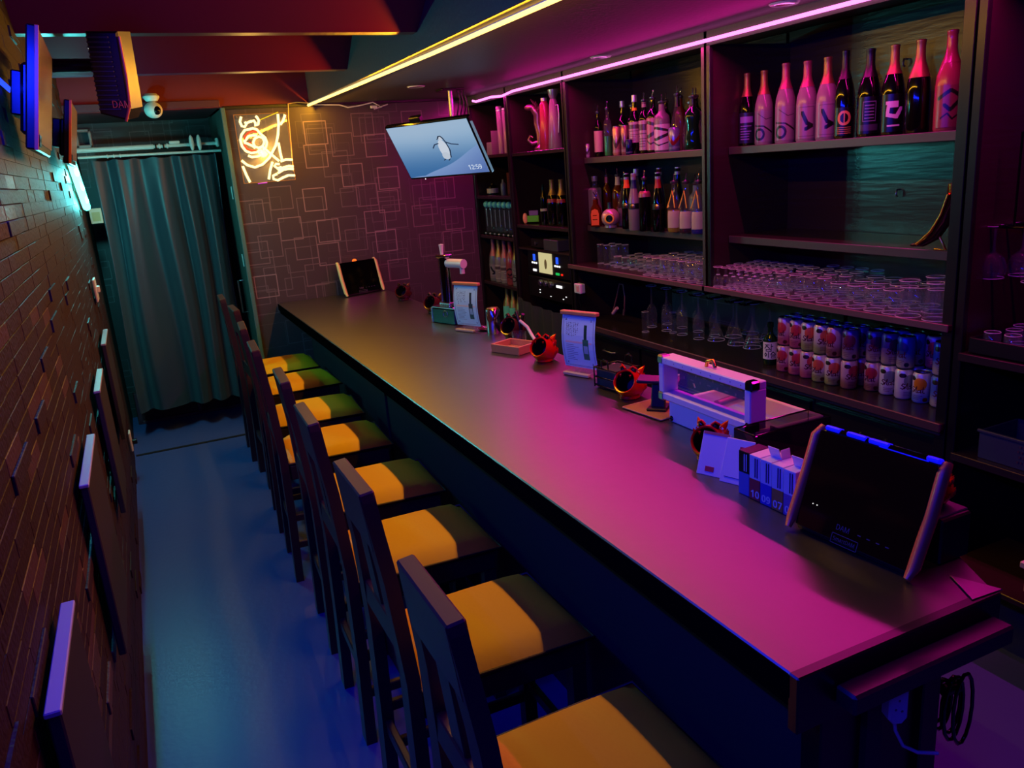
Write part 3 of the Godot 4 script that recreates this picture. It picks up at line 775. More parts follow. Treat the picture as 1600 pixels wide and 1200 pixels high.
	var head := part("head", M.new().ball(Vector3(0, -0.03, 0.0), Vector3(0.056, 0.052, 0.056), 20), mats["white plastic"], sc)
	part("lens", M.new().ball(Vector3(0.018, -0.036, 0.04), Vector3(0.026, 0.028, 0.02), 14), mats["gloss black"], head)
	neon_sign()
	hanging_screen()

func neon_sign() -> void:
	var n := thing("neon_sign", "glowing amber neon sign of lips and a lollipop on a clear panel", "neon sign", Vector3(0.9395, 1.985, BACK + 0.03))
	part("acrylic_panel", M.new().box(Vector3.ZERO, Vector3(0.353, 0.454, 0.005), 0.001), mats["acrylic"], n)
	for e in [[0.0, 0.227, 0.353, 0.003], [0.0, -0.227, 0.353, 0.003], [-0.1765, 0, 0.003, 0.454], [0.1765, 0, 0.003, 0.454]]:
		part("lit_edge", M.new().box(Vector3(e[0], e[1], 0.0), Vector3(e[2], e[3], 0.007)), glow("edge glow", Color(1.0, 0.55, 0.15), 0.5), n)
	var S := {
		"amber": [[-0.129,0.212,-0.142,0.182,-0.134,0.151,-0.115,0.146,-0.102,0.164,-0.111,0.178], [-0.101,0.169,-0.083,0.176,-0.067,0.181], [-0.07,0.178,-0.049,0.184,-0.041,0.166,-0.046,0.152,-0.025,0.157,-0.016,0.182,-0.023,0.201,-0.033,0.213],
			[-0.036,-0.013,-0.063,-0.024,-0.099,-0.028,-0.133,-0.013,-0.153,0.02,-0.158,0.061,-0.145,0.096,-0.118,0.125,-0.085,0.129,-0.064,0.134,-0.04,0.126,-0.019,0.096,0.009,0.068,0.017,0.035,0.005,0.005,-0.02,-0.009],
			[-0.138,0.048,-0.117,0.066,-0.102,0.083,-0.071,0.088,-0.044,0.086], [-0.136,0.045,-0.11,0.033,-0.082,0.018,-0.067,0.003], [0.0,0.04,-0.015,0.014,-0.044,0.003,-0.069,0.014,-0.076,0.04,-0.061,0.067,-0.032,0.078,-0.007,0.067,0.0,0.04],
			[-0.021,0.015,0.027,-0.038,0.081,-0.093], [-0.122,-0.043,-0.099,-0.055,-0.057,-0.053,-0.032,-0.04], [-0.171,-0.073,-0.138,-0.106,-0.089,-0.124,-0.035,-0.108,0.018,-0.066,0.075,0.015,0.1,0.086,0.114,0.156,0.118,0.219],
			[0.166,0.212,0.15,0.177,0.125,0.149], [0.094,0.03,0.097,-0.04,0.102,-0.091], [-0.17,-0.111,-0.154,-0.172,-0.137,-0.222], [0.035,-0.096,0.012,-0.146,-0.008,-0.211], [0.091,-0.096,0.128,-0.086,0.174,-0.09],
			[0.08,-0.114,0.057,-0.111,0.043,-0.124,0.063,-0.142,0.09,-0.134], [0.064,-0.154,0.1,-0.139,0.143,-0.131,0.174,-0.137], [0.059,-0.174,0.098,-0.155,0.14,-0.149,0.172,-0.154], [0.053,-0.179,0.025,-0.189,0.024,-0.212,0.052,-0.223,0.09,-0.207,0.129,-0.194,0.175,-0.198]],
		"red": [[-0.13,0.061,-0.122,0.086,-0.099,0.105,-0.067,0.114,-0.038,0.107], [-0.138,0.03,-0.12,0.0,-0.092,-0.013,-0.062,-0.015], [-0.103,0.043,-0.092,0.035]],
		"yellow": [[-0.006,0.187,0.122,0.232]], "pink": [[-0.086,-0.235,-0.023,-0.232]]}
	for key in S:
		for a in S[key]:
			var p := []
			for q in pr(a): p.append(Vector3(q.x, q.y, 0.012))
			part("neon_tube", M.new().tube(p, 0.0088 if key == "amber" else (0.007 if key == "red" else 0.0035), 6), mats["neon " + key], n)
	for s in [[-0.16, 0.21], [0.16, 0.215]]:
		part("standoff", M.new().tube([Vector3(s[0], s[1], -0.028), Vector3(s[0], s[1], 0.008)], 0.006, 8), mats["steel"], n)
	part("power_cord", M.new().tube([Vector3(0.17, -0.17, 0.004), Vector3(0.185, 0.08, 0.0), Vector3(0.19, 0.2, 0.0), Vector3(0.2, 0.285, 0.0), Vector3(0.26, 0.293, 0.0), Vector3(0.34, 0.285, 0.01)], 0.004, 6), mk("cream cable", Color(0.85, 0.7, 0.4), 0.5), n)
	omni("neon_sign_light", Vector3(0.93, 1.96, BACK + 0.09), Color(1.0, 0.72, 0.3), 0.16, 0.04)

func hanging_screen() -> void:
	var t := thing("hanging_screen", "flat screen showing a penguin on a snow slope, hung from the ceiling", "screen", Vector3(1.915, 1.875, -5.177))
	t.basis = Basis.from_euler(Vector3(deg_to_rad(31.2), deg_to_rad(-59.1), deg_to_rad(0.6)))
	part("housing", M.new().box(Vector3(0, 0, -0.02), Vector3(0.7, 0.414, 0.036), 0.006), mats["gloss black"], t)
	part("rear_housing", M.new().box(Vector3(0, -0.02, -0.05), Vector3(0.5, 0.28, 0.03), 0.01), mats["black plastic"], t)
	var im := blank(640, 366, Color.BLACK)
	for y in 366:
		for x in 640:
			var ridge := 366.0 - maxf(0.0, (x - 130.0) * 0.36) - (10.0 * sin(x * 0.012))
			var col: Color
			if y < ridge:
				var v := y / 366.0
				var u := x / 640.0
				col = Color(0.62, 0.74, 0.86).lerp(Color(0.24, 0.44, 0.66), smoothstep(0.1, 1.0, v)).lerp(Color(0.7, 0.78, 0.86), 0.45 * smoothstep(0.55, 0.0, v + 0.3 * absf(u - 0.35)))
			else:
				col = Color(0.5, 0.62, 0.82).lerp(Color(0.36, 0.47, 0.72), clampf((y - ridge) / 160.0, 0.0, 1.0))
			im.set_pixel(x, y, col)
	blob(im, Vector2(378, 178), Vector2(36, 62), Color(0.82, 0.86, 0.92))
	blob(im, Vector2(372, 228), Vector2(30, 26), Color(0.78, 0.82, 0.88))
	blob(im, Vector2(384, 106), Vector2(17, 15), Color(0.8, 0.84, 0.9))
	stroke(im, [Vector2(366, 106), Vector2(376, 93), Vector2(392, 93), Vector2(404, 108), Vector2(414, 140), Vector2(420, 190), Vector2(404, 240)], 7, Color(0.1, 0.15, 0.25))
	stroke(im, [Vector2(364, 108), Vector2(356, 112)], 4, Color(0.1, 0.12, 0.2))
	stroke(im, [Vector2(352, 140), Vector2(320, 146), Vector2(298, 168)], 6, Color(0.14, 0.2, 0.32))
	stroke(im, [Vector2(412, 134), Vector2(450, 152), Vector2(500, 160)], 6, Color(0.14, 0.2, 0.32))
	stroke(im, [Vector2(356, 252), Vector2(340, 258)], 5, Color(0.15, 0.2, 0.3))
	stroke(im, [Vector2(388, 254), Vector2(376, 262)], 5, Color(0.15, 0.2, 0.3))
	var sm := M.new()
	sm.quad(Vector3(-0.338, -0.19, 0), Vector3(0.338, -0.19, 0), Vector3(0.338, 0.196, 0), Vector3(-0.338, 0.196, 0), Vector3(0, 0, 1))
	sm.box(Vector3(0, 0.003, -0.002), Vector3(0.676, 0.386, 0.003))
	var s := part("screen", sm, tex("screen picture", im, 0.2, 0.0, 0.85), t)
	s.position.z = 0.0005
	word("clock", "12:59", 0.033, glow("clock white", Color(0.9, 0.95, 1.0), 0.9), t, at(0.245, -0.145, 0.003))
	part("power_lamp", M.new().ball(Vector3(-0.22, -0.209, -0.004), Vector3(0.004, 0.004, 0.004), 8), mats["indicator white"], t)
	var inv := t.transform.affine_inverse()
	part("arm", M.new().tube([inv * Vector3(2.0, 1.93, -5.24), inv * Vector3(2.06, 2.0, -5.28), inv * Vector3(2.09, 2.05, -5.3)], 0.02, 8), mats["black plastic"], t)
	part("pole", M.new().tube([inv * Vector3(2.09, 2.0, -5.3), inv * Vector3(2.09, SOFFIT, -5.3)], 0.017, 12), mats["steel"], t)
	var cp := part("ceiling_plate", M.new().box(Vector3.ZERO, Vector3(0.16, 0.012, 0.12), 0.003), mats["black plastic"], t)
	cp.transform = inv * at(2.09, SOFFIT - 0.006, -5.3)
	part("top_bracket", M.new().box(Vector3(-0.08, 0.222, -0.03), Vector3(0.09, 0.04, 0.04), 0.005), mats["black plastic"], t)
	for k in 3:
		var x := 2.14 + 0.025 * k
		part("cable", M.new().tube([inv * Vector3(x, SOFFIT - 0.01, -5.3), inv * Vector3(x + 0.02, 2.2 - 0.02 * k, -5.31), inv * Vector3(x - 0.01, 2.1, -5.3), inv * Vector3(2.06, 1.97, -5.27)], 0.006, 6), mats["black plastic"], t)
	var c := thing("wall_cable", "pale loose cable looping along the top of the patterned wall", "cable", Vector3(1.5, 2.25, BACK + 0.02))
	part("cord", M.new().tube([Vector3(-0.2, 0.01, 0), Vector3(0.0, 0.0, 0), Vector3(0.06, -0.02, 0.005), Vector3(0.14, -0.012, 0), Vector3(0.25, 0.008, 0), Vector3(0.31, -0.03, 0.01), Vector3(0.25, -0.04, 0.01), Vector3(0.36, -0.01, 0.0)], 0.005, 6), mats["white plastic"], c)
	part("connector", M.new().box(Vector3(0.25, -0.025, 0.012), Vector3(0.05, 0.02, 0.02), 0.003), mats["white plastic"], c)

# ---------------------------------------------------------------- things on the counter
func karaoke_screen(t: Node3D, rail: Material, lit: bool) -> void:
	var w := 0.29
	var h := 0.235
	part("housing", M.new().box(Vector3(0, h / 2, -0.02), Vector3(w, h, 0.036), 0.008), mats["black plastic"], t)
	part("screen", M.new().box(Vector3(0, h / 2 + 0.004, 0.0005), Vector3(w - 0.012, h - 0.012, 0.004), 0.001), mats["gloss black"], t)
	for s in [-1.0, 1.0]:
		part("side_rail", M.new().tube([Vector3(s * (w / 2 + 0.003), -0.002, 0.012), Vector3(s * (w / 2 + 0.006), 0.025, 0.004), Vector3(s * (w / 2 + 0.006), h * 0.55, -0.004), Vector3(s * (w / 2 + 0.005), h * 0.93, -0.004), Vector3(s * (w / 2 + 0.001), h + 0.006, -0.018)], [0.005, 0.0085, 0.009, 0.009, 0.007], 10, 1.6), rail, t)
	if lit:
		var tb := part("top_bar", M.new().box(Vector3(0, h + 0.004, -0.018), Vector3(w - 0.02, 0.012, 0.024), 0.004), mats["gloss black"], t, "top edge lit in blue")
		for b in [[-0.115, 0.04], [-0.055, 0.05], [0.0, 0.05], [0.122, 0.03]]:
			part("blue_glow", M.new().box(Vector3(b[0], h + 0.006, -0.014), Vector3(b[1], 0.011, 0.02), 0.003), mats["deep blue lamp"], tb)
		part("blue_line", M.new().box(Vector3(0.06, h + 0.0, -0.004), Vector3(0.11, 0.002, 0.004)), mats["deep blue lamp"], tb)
		for x in [-0.107, -0.096]:
			part("status_dot", M.new().ball(Vector3(x, 0.068, 0.004), Vector3(0.0014, 0.0014, 0.001), 6), mats["indicator white"], t)
	else:
		part("top_lamp", M.new().ball(Vector3(-0.012, h + 0.004, -0.012), Vector3(0.018, 0.012, 0.012), 12), mats["orange lamp"], t)
	var faint := mk("faint print", Color(0.3, 0.27, 0.33), 0.5)
	word("lettering", "DAM", 0.012, faint, t, at(-0.02, 0.04, 0.004))
	for k in 4: part("key_mark", M.new().box(Vector3(0.02 + 0.022 * k, 0.04, 0.003), Vector3(0.008, 0.002, 0.001)), faint, t)
	for e in [[0.0, 0.025, 0.064, 0.0012], [0.0, 0.004, 0.064, 0.0012], [-0.032, 0.0145, 0.0012, 0.021], [0.032, 0.0145, 0.0012, 0.021]]:
		part("badge_line", M.new().box(Vector3(e[0] - 0.01, e[1], 0.003), Vector3(e[2], e[3], 0.001)), faint, t)
	word("lettering", "SmartDAM", 0.0085, faint, t, at(-0.01, 0.0145, 0.004))

func ashtray(t: Node3D, glaze: Material) -> void:
	# squat round beast with a wide open mouth towards local +z, eyes on the brow and a spiky mane behind
	var ax := Transform3D(Basis.from_euler(Vector3(deg_to_rad(90 - 28), 0, 0)), Vector3(0, 0.046, 0.0))
	part("body", M.new().lathe(pr([0.0, -0.056, 0.022, -0.053, 0.041, -0.035, 0.048, -0.01, 0.047, 0.014, 0.041, 0.034, 0.0385, 0.04, 0.035, 0.038, 0.034, 0.03]), 28, ax), glaze, t)
	part("mouth_cavity", M.new().lathe(pr([0.034, 0.031, 0.036, 0.01, 0.036, -0.015, 0.025, -0.035, 0.0, -0.04]), 24, ax), mats["cavity"], t)
	part("foot", M.new().lathe(pr([0.03, 0.0, 0.034, 0.003, 0.034, 0.014]), 20), glaze, t)
	for s in [-1.0, 1.0]:
		var e := part("eye", M.new().ball(Vector3(0.019 * s, 0.094, 0.004), Vector3(0.01, 0.011, 0.009), 12), mats["gloss black"], t)
		part("eyelid", M.new().tube([Vector3(0.008 * s, 0.1, 0.01), Vector3(0.018 * s, 0.108, 0.006), Vector3(0.03 * s, 0.1, 0.002)], 0.0035, 6), glaze, e)
		part("ear", M.new().lathe(pr([0.011, 0.0, 0.007, 0.012, 0.0, 0.026]), 10, Transform3D(Basis.from_euler(Vector3(-0.5, 0, -0.5 * s)), Vector3(0.03 * s, 0.086, -0.018))), glaze, t)
		part("fang", M.new().lathe(pr([0.004, 0.0, 0.0, -0.01]), 8, at(0.018 * s, 0.084, 0.026)), glaze, t)
	for k in 11:
		var a := -1.5 + 0.3 * k
		var d := Vector3(sin(a), 0, -cos(a))
		for j in 2:
			var y := 0.03 + 0.032 * j
			var rr := 0.041 - 0.006 * j
			part("mane_spike", M.new().tube([Vector3(0, y, -0.006) + d * rr, Vector3(0, y + 0.006, -0.006) + d * (rr + 0.009), Vector3(0, y + 0.016, -0.006) + d * (rr + 0.013)], [0.008, 0.006, 0.001], 7), glaze, t)

func menu_stand(t: Node3D, im: Image, key: String) -> void:
	# curved menu sheet in a clear base, a slim wooden bar clipped along the top
	var o := PackedVector2Array()
	var n := 8
	for k in n + 1: o.append(Vector2(0.016 * sin(PI * k / n), 0.028 + 0.222 * k / n))
	var m := M.new()
	var bk := M.new()
	var w := 0.088
	for k in n:
		var a := o[k]
		var b := o[k + 1]
		var nn := Vector3(0, a.x - b.x, b.y - a.y).normalized()
		var q := [Vector3(-w, a.y, a.x), Vector3(w, a.y, a.x), Vector3(w, b.y, b.x), Vector3(-w, b.y, b.x)]
		var v0 := 1.0 - float(k) / n
		var v1 := 1.0 - float(k + 1) / n
		m.tri(q[0], q[1], q[2], nn, nn, nn, Vector2(0, v0), Vector2(1, v0), Vector2(1, v1))
		m.tri(q[0], q[2], q[3], nn, nn, nn, Vector2(0, v0), Vector2(1, v1), Vector2(0, v1))
		var off := Vector3(0, 0, -0.003)
		bk.quad(q[1] + off, q[0] + off, q[3] + off, q[2] + off, -nn)
		for e in [[0, 3, -1.0], [1, 2, 1.0]]:
			bk.quad(q[e[0]], q[e[0]] + off, q[e[1]] + off, q[e[1]], Vector3(e[2], 0, 0))
	part("menu_sheet", m, tex(key, im, 0.3), t)
	part("backing", bk, mats["black plastic"], t)
	part("top_bar", M.new().box(Vector3(0, 0.256, -0.002), Vector3(0.19, 0.016, 0.026), 0.003), mats["pale wood"], t)
	part("base", M.new().box(Vector3(0, 0.008, 0.006), Vector3(0.13, 0.016, 0.07), 0.003), mats["acrylic"], t)
	part("base_block", M.new().box(Vector3(0, 0.0, 0.034), Vector3(0.135, 0.014, 0.02), 0.003, at(0, 0.008, 0)), mats["cream label"], t)
	part("neck", M.new().box(Vector3(0, 0.025, -0.004), Vector3(0.1, 0.03, 0.012), 0.002), mats["acrylic"], t)

func menu_print(s: int) -> Image:
	rng.seed = s
	var paper := Color(0.74, 0.92, 0.97)
	var ink := Color(0.2, 0.3, 0.45)
	var im := blank(256, 340, paper)
	frame(im, Rect2i(10, 10, 236, 320), 2, ink)
	frame(im, Rect2i(16, 16, 224, 308), 1, ink)
	for c in [[26, 26], [218, 26], [26, 302], [218, 302]]: stroke(im, [Vector2(c[0], c[1]), Vector2(c[0] + 12, c[1] + 12), Vector2(c[0], c[1] + 12), Vector2(c[0] + 12, c[1])], 2, ink)
	for k in 7:      # upright columns of small writing
		var x := 34 + 14 * k
		var y := 50
		while y < 150 + rng.randi_range(-30, 10):
			im.fill_rect(Rect2i(x + rng.randi_range(0, 3), y, rng.randi_range(3, 8), rng.randi_range(2, 5)), ink)
			y += rng.randi_range(6, 9)
	for k in 9:
		var y := 190 + 12 * k
		im.fill_rect(Rect2i(34, y, rng.randi_range(50, 100), 3), ink.lerp(paper, 0.35))
	im.fill_rect(Rect2i(30, 166, 200, 12), Color(0.93, 0.85, 0.78))
	var g := Color(0.12, 0.3, 0.22) if s == 21 else Color(0.16, 0.22, 0.28)
	im.fill_rect(Rect2i(172, 60, 22, 90), g)
	im.fill_rect(Rect2i(162, 150, 44, 130), g.lerp(Color(0.35, 0.75, 0.5), 0.5 if s == 21 else 0.1))
	im.fill_rect(Rect2i(168, 190, 32, 50), paper.lerp(g, 0.25))
	return im

func counter_things() -> void:
	var a := thing("karaoke_screen", "black karaoke touch screen with orange rails and blue-lit top edge, nearest on the counter", "screen", Vector3(1.268, TOP + 0.006, -1.13))
	a.basis = Basis.from_euler(Vector3(deg_to_rad(-19.1), deg_to_rad(-84.2), deg_to_rad(-1.1)))
	karaoke_screen(a, mats["orange trim"], true)
	var b := thing("karaoke_screen", "black karaoke touch screen with pale side rails at the far end of the counter", "screen", Vector3(1.49, TOP + 0.006, -5.86))
	b.basis = Basis.from_euler(Vector3(deg_to_rad(-15), deg_to_rad(16), 0)).scaled(Vector3.ONE * 1.06)
	karaoke_screen(b, mats["cream trim"], false)
	var bx := thing("equipment_box", "black box standing behind the nearest karaoke screen, red ashtray on top", "box", Vector3(1.42, TOP, -1.1))
	part("body", M.new().box(Vector3(0, 0.05, 0), Vector3(0.09, 0.1, 0.22), 0.004), mats["black plastic"], bx)
	part("top_lip", M.new().box(Vector3(0, 0.101, 0), Vector3(0.092, 0.006, 0.2), 0.002), mats["grey device"], bx)
	# beast-shaped ashtrays
	var reds := [[1.56, -3.1, -62, 1.15, "red ceramic ashtray shaped like a gaping beast, beside the wooden tray"], [1.545, -2.39, -62, 1.12, "red ceramic ashtray shaped like a gaping beast, in front of the wire basket"], [1.385, -1.735, -58, 1.08, "red ceramic ashtray shaped like a gaping beast, beside the two white cards"]]
	for r in reds:
		var t := thing("ashtray", r[4], "ashtray", Vector3(r[0], TOP, r[1]), deg_to_rad(r[2]), "ceramic beast ashtrays")
		ashtray(t, mats["red glaze"])
		t.scale = Vector3.ONE * r[3]
	var rb := thing("ashtray", "red ceramic ashtray seen from its side behind the nearest karaoke screen", "ashtray", Vector3(1.425, TOP + 0.105, -1.06), deg_to_rad(-150), "ceramic beast ashtrays")
	ashtray(rb, mats["red glaze"]); rb.scale = Vector3.ONE * 0.8
	for r in [[1.62, -5.33, -40, 1.1, "brown ceramic beast ashtray by the far karaoke screen"], [1.61, -4.68, -58, 1.15, "brown ceramic beast ashtray beside the beer tower"], [1.655, -3.62, -62, 1.2, "brown ceramic beast ashtray behind the wooden tray"]]:
		var t := thing("ashtray", r[4], "ashtray", Vector3(r[0], TOP, r[1]), deg_to_rad(r[2]), "ceramic beast ashtrays")
		ashtray(t, mats["brown glaze"])
		t.scale = Vector3.ONE * r[3]
	# beer tap tower
	var bt := thing("beer_tower", "black and chrome beer dispenser with a pale barrel tap on the counter", "beer dispenser", Vector3(1.59, TOP, -4.3), deg_to_rad(-70))
	part("base", M.new().box(Vector3(0, 0.045, 0), Vector3(0.2, 0.09, 0.14), 0.006), mats["gloss black"], bt)
	part("drip_plate", M.new().box(Vector3(0, 0.093, 0), Vector3(0.2, 0.008, 0.14), 0.002), mats["chrome"], bt)
	part("side_cheek", M.new().box(Vector3(-0.106, 0.045, 0.0), Vector3(0.014, 0.088, 0.138), 0.003), mats["steel"], bt)
	part("badge_ring", M.new().lathe(pr([0.016, 0, 0.018, 0.002, 0.02, 0]), 16, Transform3D(Basis(Vector3(1, 0, 0), Vector3(0, 0, 1), Vector3(0, -1, 0)), Vector3(0.02, 0.06, 0.071))), mats["steel"], bt)
	part("column", M.new().tube([Vector3(-0.03, 0.09, 0), Vector3(-0.03, 0.375, 0)], 0.028, 16), mats["gloss black"], bt)
	for x in [-0.062, 0.002]:
		part("column_tube", M.new().tube([Vector3(x, 0.09, 0.012), Vector3(x, 0.38, 0.012)], 0.006, 8), mats["chrome"], bt)
	part("column_cap", M.new().box(Vector3(-0.03, 0.38, 0), Vector3(0.085, 0.02, 0.06), 0.005), mats["chrome"], bt)
	part("column_foot", M.new().box(Vector3(-0.03, 0.105, 0), Vector3(0.09, 0.022, 0.06), 0.004), mats["chrome"], bt)
	part("lever", M.new().lathe(pr([0.009, 0.0, 0.012, 0.03, 0.014, 0.055, 0.0, 0.058]), 12, at(-0.045, 0.39, 0.0)), mats["white plastic"], bt)
	part("barrel", M.new().tube([Vector3(0.0, 0.34, 0), Vector3(0.135, 0.34, 0)], 0.026, 16), mats["white plastic"], bt)
	part("spout", M.new().tube([Vector3(0.118, 0.34, 0), Vector3(0.118, 0.285, 0)], 0.014, 12), mats["white plastic"], bt)
	# menu stands
	var m1 := thing("menu_stand", "upright menu sheet with a bottle picture in the farther stand, beside the beer tower", "menu stand", Vector3(1.565, TOP, -3.99), deg_to_rad(-66), "menu stands")
	menu_stand(m1, menu_print(11), "menu print far")
	var m2 := thing("menu_stand", "upright menu sheet with a green bottle picture in the nearer stand", "menu stand", Vector3(1.575, TOP, -2.79), deg_to_rad(-70), "menu stands")
	menu_stand(m2, menu_print(21), "menu print near")
	var cn := thing("canister", "shiny chrome canister with slanted top behind the farther menu stand", "canister", Vector3(1.64, TOP, -3.83))
	part("body", M.new().lathe(pr([0.0, 0.0, 0.036, 0.0, 0.038, 0.004, 0.038, 0.125, 0.034, 0.13]), 24), mats["chrome"], cn)
	part("lid", M.new().lathe(pr([0.034, 0.13, 0.03, 0.136, 0.0, 0.14]), 24), mats["brass"], cn)
	var dk := thing("plate", "small dark tray beside the farther menu stand's base", "tray", Vector3(1.655, TOP, -3.93))
	part("tray", M.new().lathe(pr([0.0, 0.003, 0.05, 0.003, 0.06, 0.012, 0.056, 0.012, 0.048, 0.006, 0.0, 0.006]), 24), mats["brown glaze"], dk)
	# shallow wooden tray with a clear pot
	var wt := thing("wooden_tray", "shallow pale wooden tray next to a red ashtray", "tray", Vector3(1.545, TOP, -3.375), deg_to_rad(22))
	part("bottom", M.new().box(Vector3(0, 0.006, 0), Vector3(0.13, 0.008, 0.17), 0.001), mats["pale wood"], wt)
	for e in [[0.065, 0, 0.01, 0.18], [-0.065, 0, 0.01, 0.18], [0, 0.085, 0.13, 0.01], [0, -0.085, 0.13, 0.01]]:
		part("side", M.new().box(Vector3(e[0], 0.02, e[1]), Vector3(e[2], 0.04, e[3]), 0.002), mats["pale wood"], wt)
	var pot := thing("clear_pot", "small clear acrylic pot standing in the wooden tray", "pot", Vector3(1.575, TOP + 0.011, -3.38))
	part("wall", M.new().lathe(pr([0.03, 0.0, 0.032, 0.002, 0.034, 0.075, 0.031, 0.075]), 20), mats["clear glass"], pot)
	part("bottom", M.new().lathe(pr([0.0, 0.003, 0.03, 0.003]), 20), mats["clear glass"], pot)
	var cab := thing("charging_cable", "pale charging cable hanging over the counter's rear edge behind the wooden tray", "cable", Vector3(1.67, TOP, -3.5))
	part("cord", M.new().tube([Vector3(-0.02, 0.11, -0.02), Vector3(0.0, 0.08, 0.02), Vector3(0.0, 0.05, 0.06), Vector3(-0.01, 0.03, 0.12), Vector3(-0.03, 0.01, 0.15)], 0.008, 8), mats["white plastic"], cab)
	var plier := thing("tongs", "black-handled tongs standing behind the brown ashtray", "tongs", Vector3(1.67, TOP, -3.56))
	for s in [-1.0, 1.0]: part("handle", M.new().tube([Vector3(0, 0.0, 0.0), Vector3(0, 0.09, 0.01 * s), Vector3(0, 0.14, 0.04 * s)], [0.006, 0.008, 0.009], 8), mats["black plastic"], plier)
	# cloth, wire basket, cork mat and phone stand
	var cl := thing("folded_cloth", "folded pink cloth on the counter's rear edge behind the wire basket", "cloth", Vector3(1.68, TOP, -2.63), deg_to_rad(10))
	var cm := M.new()
	for i in 14:
		for j in 10:
			var q: Array[Vector3] = []
			for e in [[0, 0], [1, 0], [1, 1], [0, 1]]:
				var u: float = float(i + e[0]) / 14
				var v: float = float(j + e[1]) / 10
				q.append(Vector3((v - 0.5) * 0.11, 0.002 + 0.055 * pow(sin(PI * clampf(v, 0.0, 1.0)), 0.6) * (1.0 - 0.55 * u) * pow(sin(PI * clampf(u * 0.93 + 0.05, 0, 1)), 0.35) + 0.007 * sin(u * 17.0 + v * 9.0) * sin(PI * v), (u - 0.5) * 0.2))
			var nn := (q[3] - q[0]).cross(q[1] - q[0]).normalized()
			if nn.y < 0: nn = -nn
			cm.tri(q[0], q[1], q[2], nn, nn, nn); cm.tri(q[0], q[2], q[3], nn, nn, nn)
	part("cloth", cm, mats["pink cloth"], cl)
	var wb := thing("wire_basket", "black wire basket lined with dark paper behind a red ashtray", "basket", Vector3(1.585, TOP, -2.535), deg_to_rad(8))
	part("liner", M.new().box(Vector3(0, 0.04, 0), Vector3(0.11, 0.075, 0.12), 0.004), mats["black cloth"], wb)
	for y in [0.012, 0.045, 0.082]:
		part("hoop", M.new().tube([Vector3(-0.06, y, -0.065), Vector3(0.06, y, -0.065), Vector3(0.06, y, 0.065), Vector3(-0.06, y, 0.065), Vector3(-0.06, y, -0.065)], 0.003, 6), mats["gloss black"], wb)
	for s in [-1.0, 1.0]:
		for x in [-0.06, 0.0, 0.06]:
			part("upright", M.new().tube([Vector3(x, 0.004, 0.065 * s), Vector3(x, 0.084, 0.066 * s)], 0.003, 6), mats["gloss black"], wb)
	for x in [-0.06, 0.06]:
		part("handle", M.new().tube([Vector3(x, 0.08, -0.02), Vector3(x, 0.112, -0.018), Vector3(x, 0.122, 0.0), Vector3(x, 0.112, 0.018), Vector3(x, 0.08, 0.02)], 0.003, 6), mats["gloss black"], wb)
	var ck := thing("cork_mat", "rectangular cork mat in front of the white case's left end", "mat", Vector3(1.535, TOP, -2.2), deg_to_rad(6))
	part("mat", M.new().box(Vector3(0, 0.003, 0), Vector3(0.15, 0.006, 0.2), 0.002), mats["cork"], ck)
	part("rim", M.new().tube([Vector3(-0.075, 0.005, -0.1), Vector3(-0.075, 0.005, 0.1), Vector3(0.075, 0.005, 0.1), Vector3(0.075, 0.005, -0.1), Vector3(-0.075, 0.005, -0.1)], 0.003, 6), mats["pale wood"], ck)
	var ph := thing("phone_stand", "black tilted phone stand on the cork mat", "phone stand", Vector3(1.54, TOP + 0.006, -2.2), deg_to_rad(-50))
	part("foot", M.new().box(Vector3(0, 0.005, 0), Vector3(0.07, 0.01, 0.08), 0.003), mats["black plastic"], ph)
	part("stem", M.new().box(Vector3.ZERO, Vector3(0.05, 0.09, 0.014), 0.003, turned(0, -14, 0, Vector3(0, 0.05, 0.0))), mats["black plastic"], ph)
	part("rest", M.new().box(Vector3.ZERO, Vector3(0.15, 0.012, 0.05), 0.003, turned(0, 12, 0, Vector3(0, 0.1, -0.01))), mats["black plastic"], ph)
	part("cable", M.new().tube([Vector3(0.04, 0.104, -0.02), Vector3(0.07, 0.115, -0.04), Vector3(0.1, 0.1, -0.06), Vector3(0.11, 0.06, -0.07)], 0.0025, 6), mats["white plastic"], ph)
	white_case()
	# acrylic holder
	var ah := thing("acrylic_holder", "smoked acrylic holder standing in front of the open white case", "holder", Vector3(1.53, TOP, -1.6))
	part("front_plate", M.new().box(Vector3(0, 0.058, 0.04), Vector3(0.27, 0.116, 0.004), 0.001), mats["smoked acrylic"], ah)
	part("rear_plate", M.new().box(Vector3(0, 0.058, -0.04), Vector3(0.27, 0.116, 0.004), 0.001), mats["smoked acrylic"], ah)
	part("divider", M.new().box(Vector3(-0.01, 0.05, 0), Vector3(0.004, 0.1, 0.076), 0.001), mats["smoked acrylic"], ah)
	for s in [-1.0, 1.0]: part("end_plate", M.new().box(Vector3(0.135 * s, 0.058, 0), Vector3(0.004, 0.116, 0.084), 0.001), mats["smoked acrylic"], ah)
	part("rim", M.new().tube([Vector3(-0.135, 0.117, 0.04), Vector3(0.135, 0.117, 0.04), Vector3(0.135, 0.117, -0.04), Vector3(-0.135, 0.117, -0.04), Vector3(-0.135, 0.117, 0.04)], 0.0025, 6), mats["gloss black"], ah)
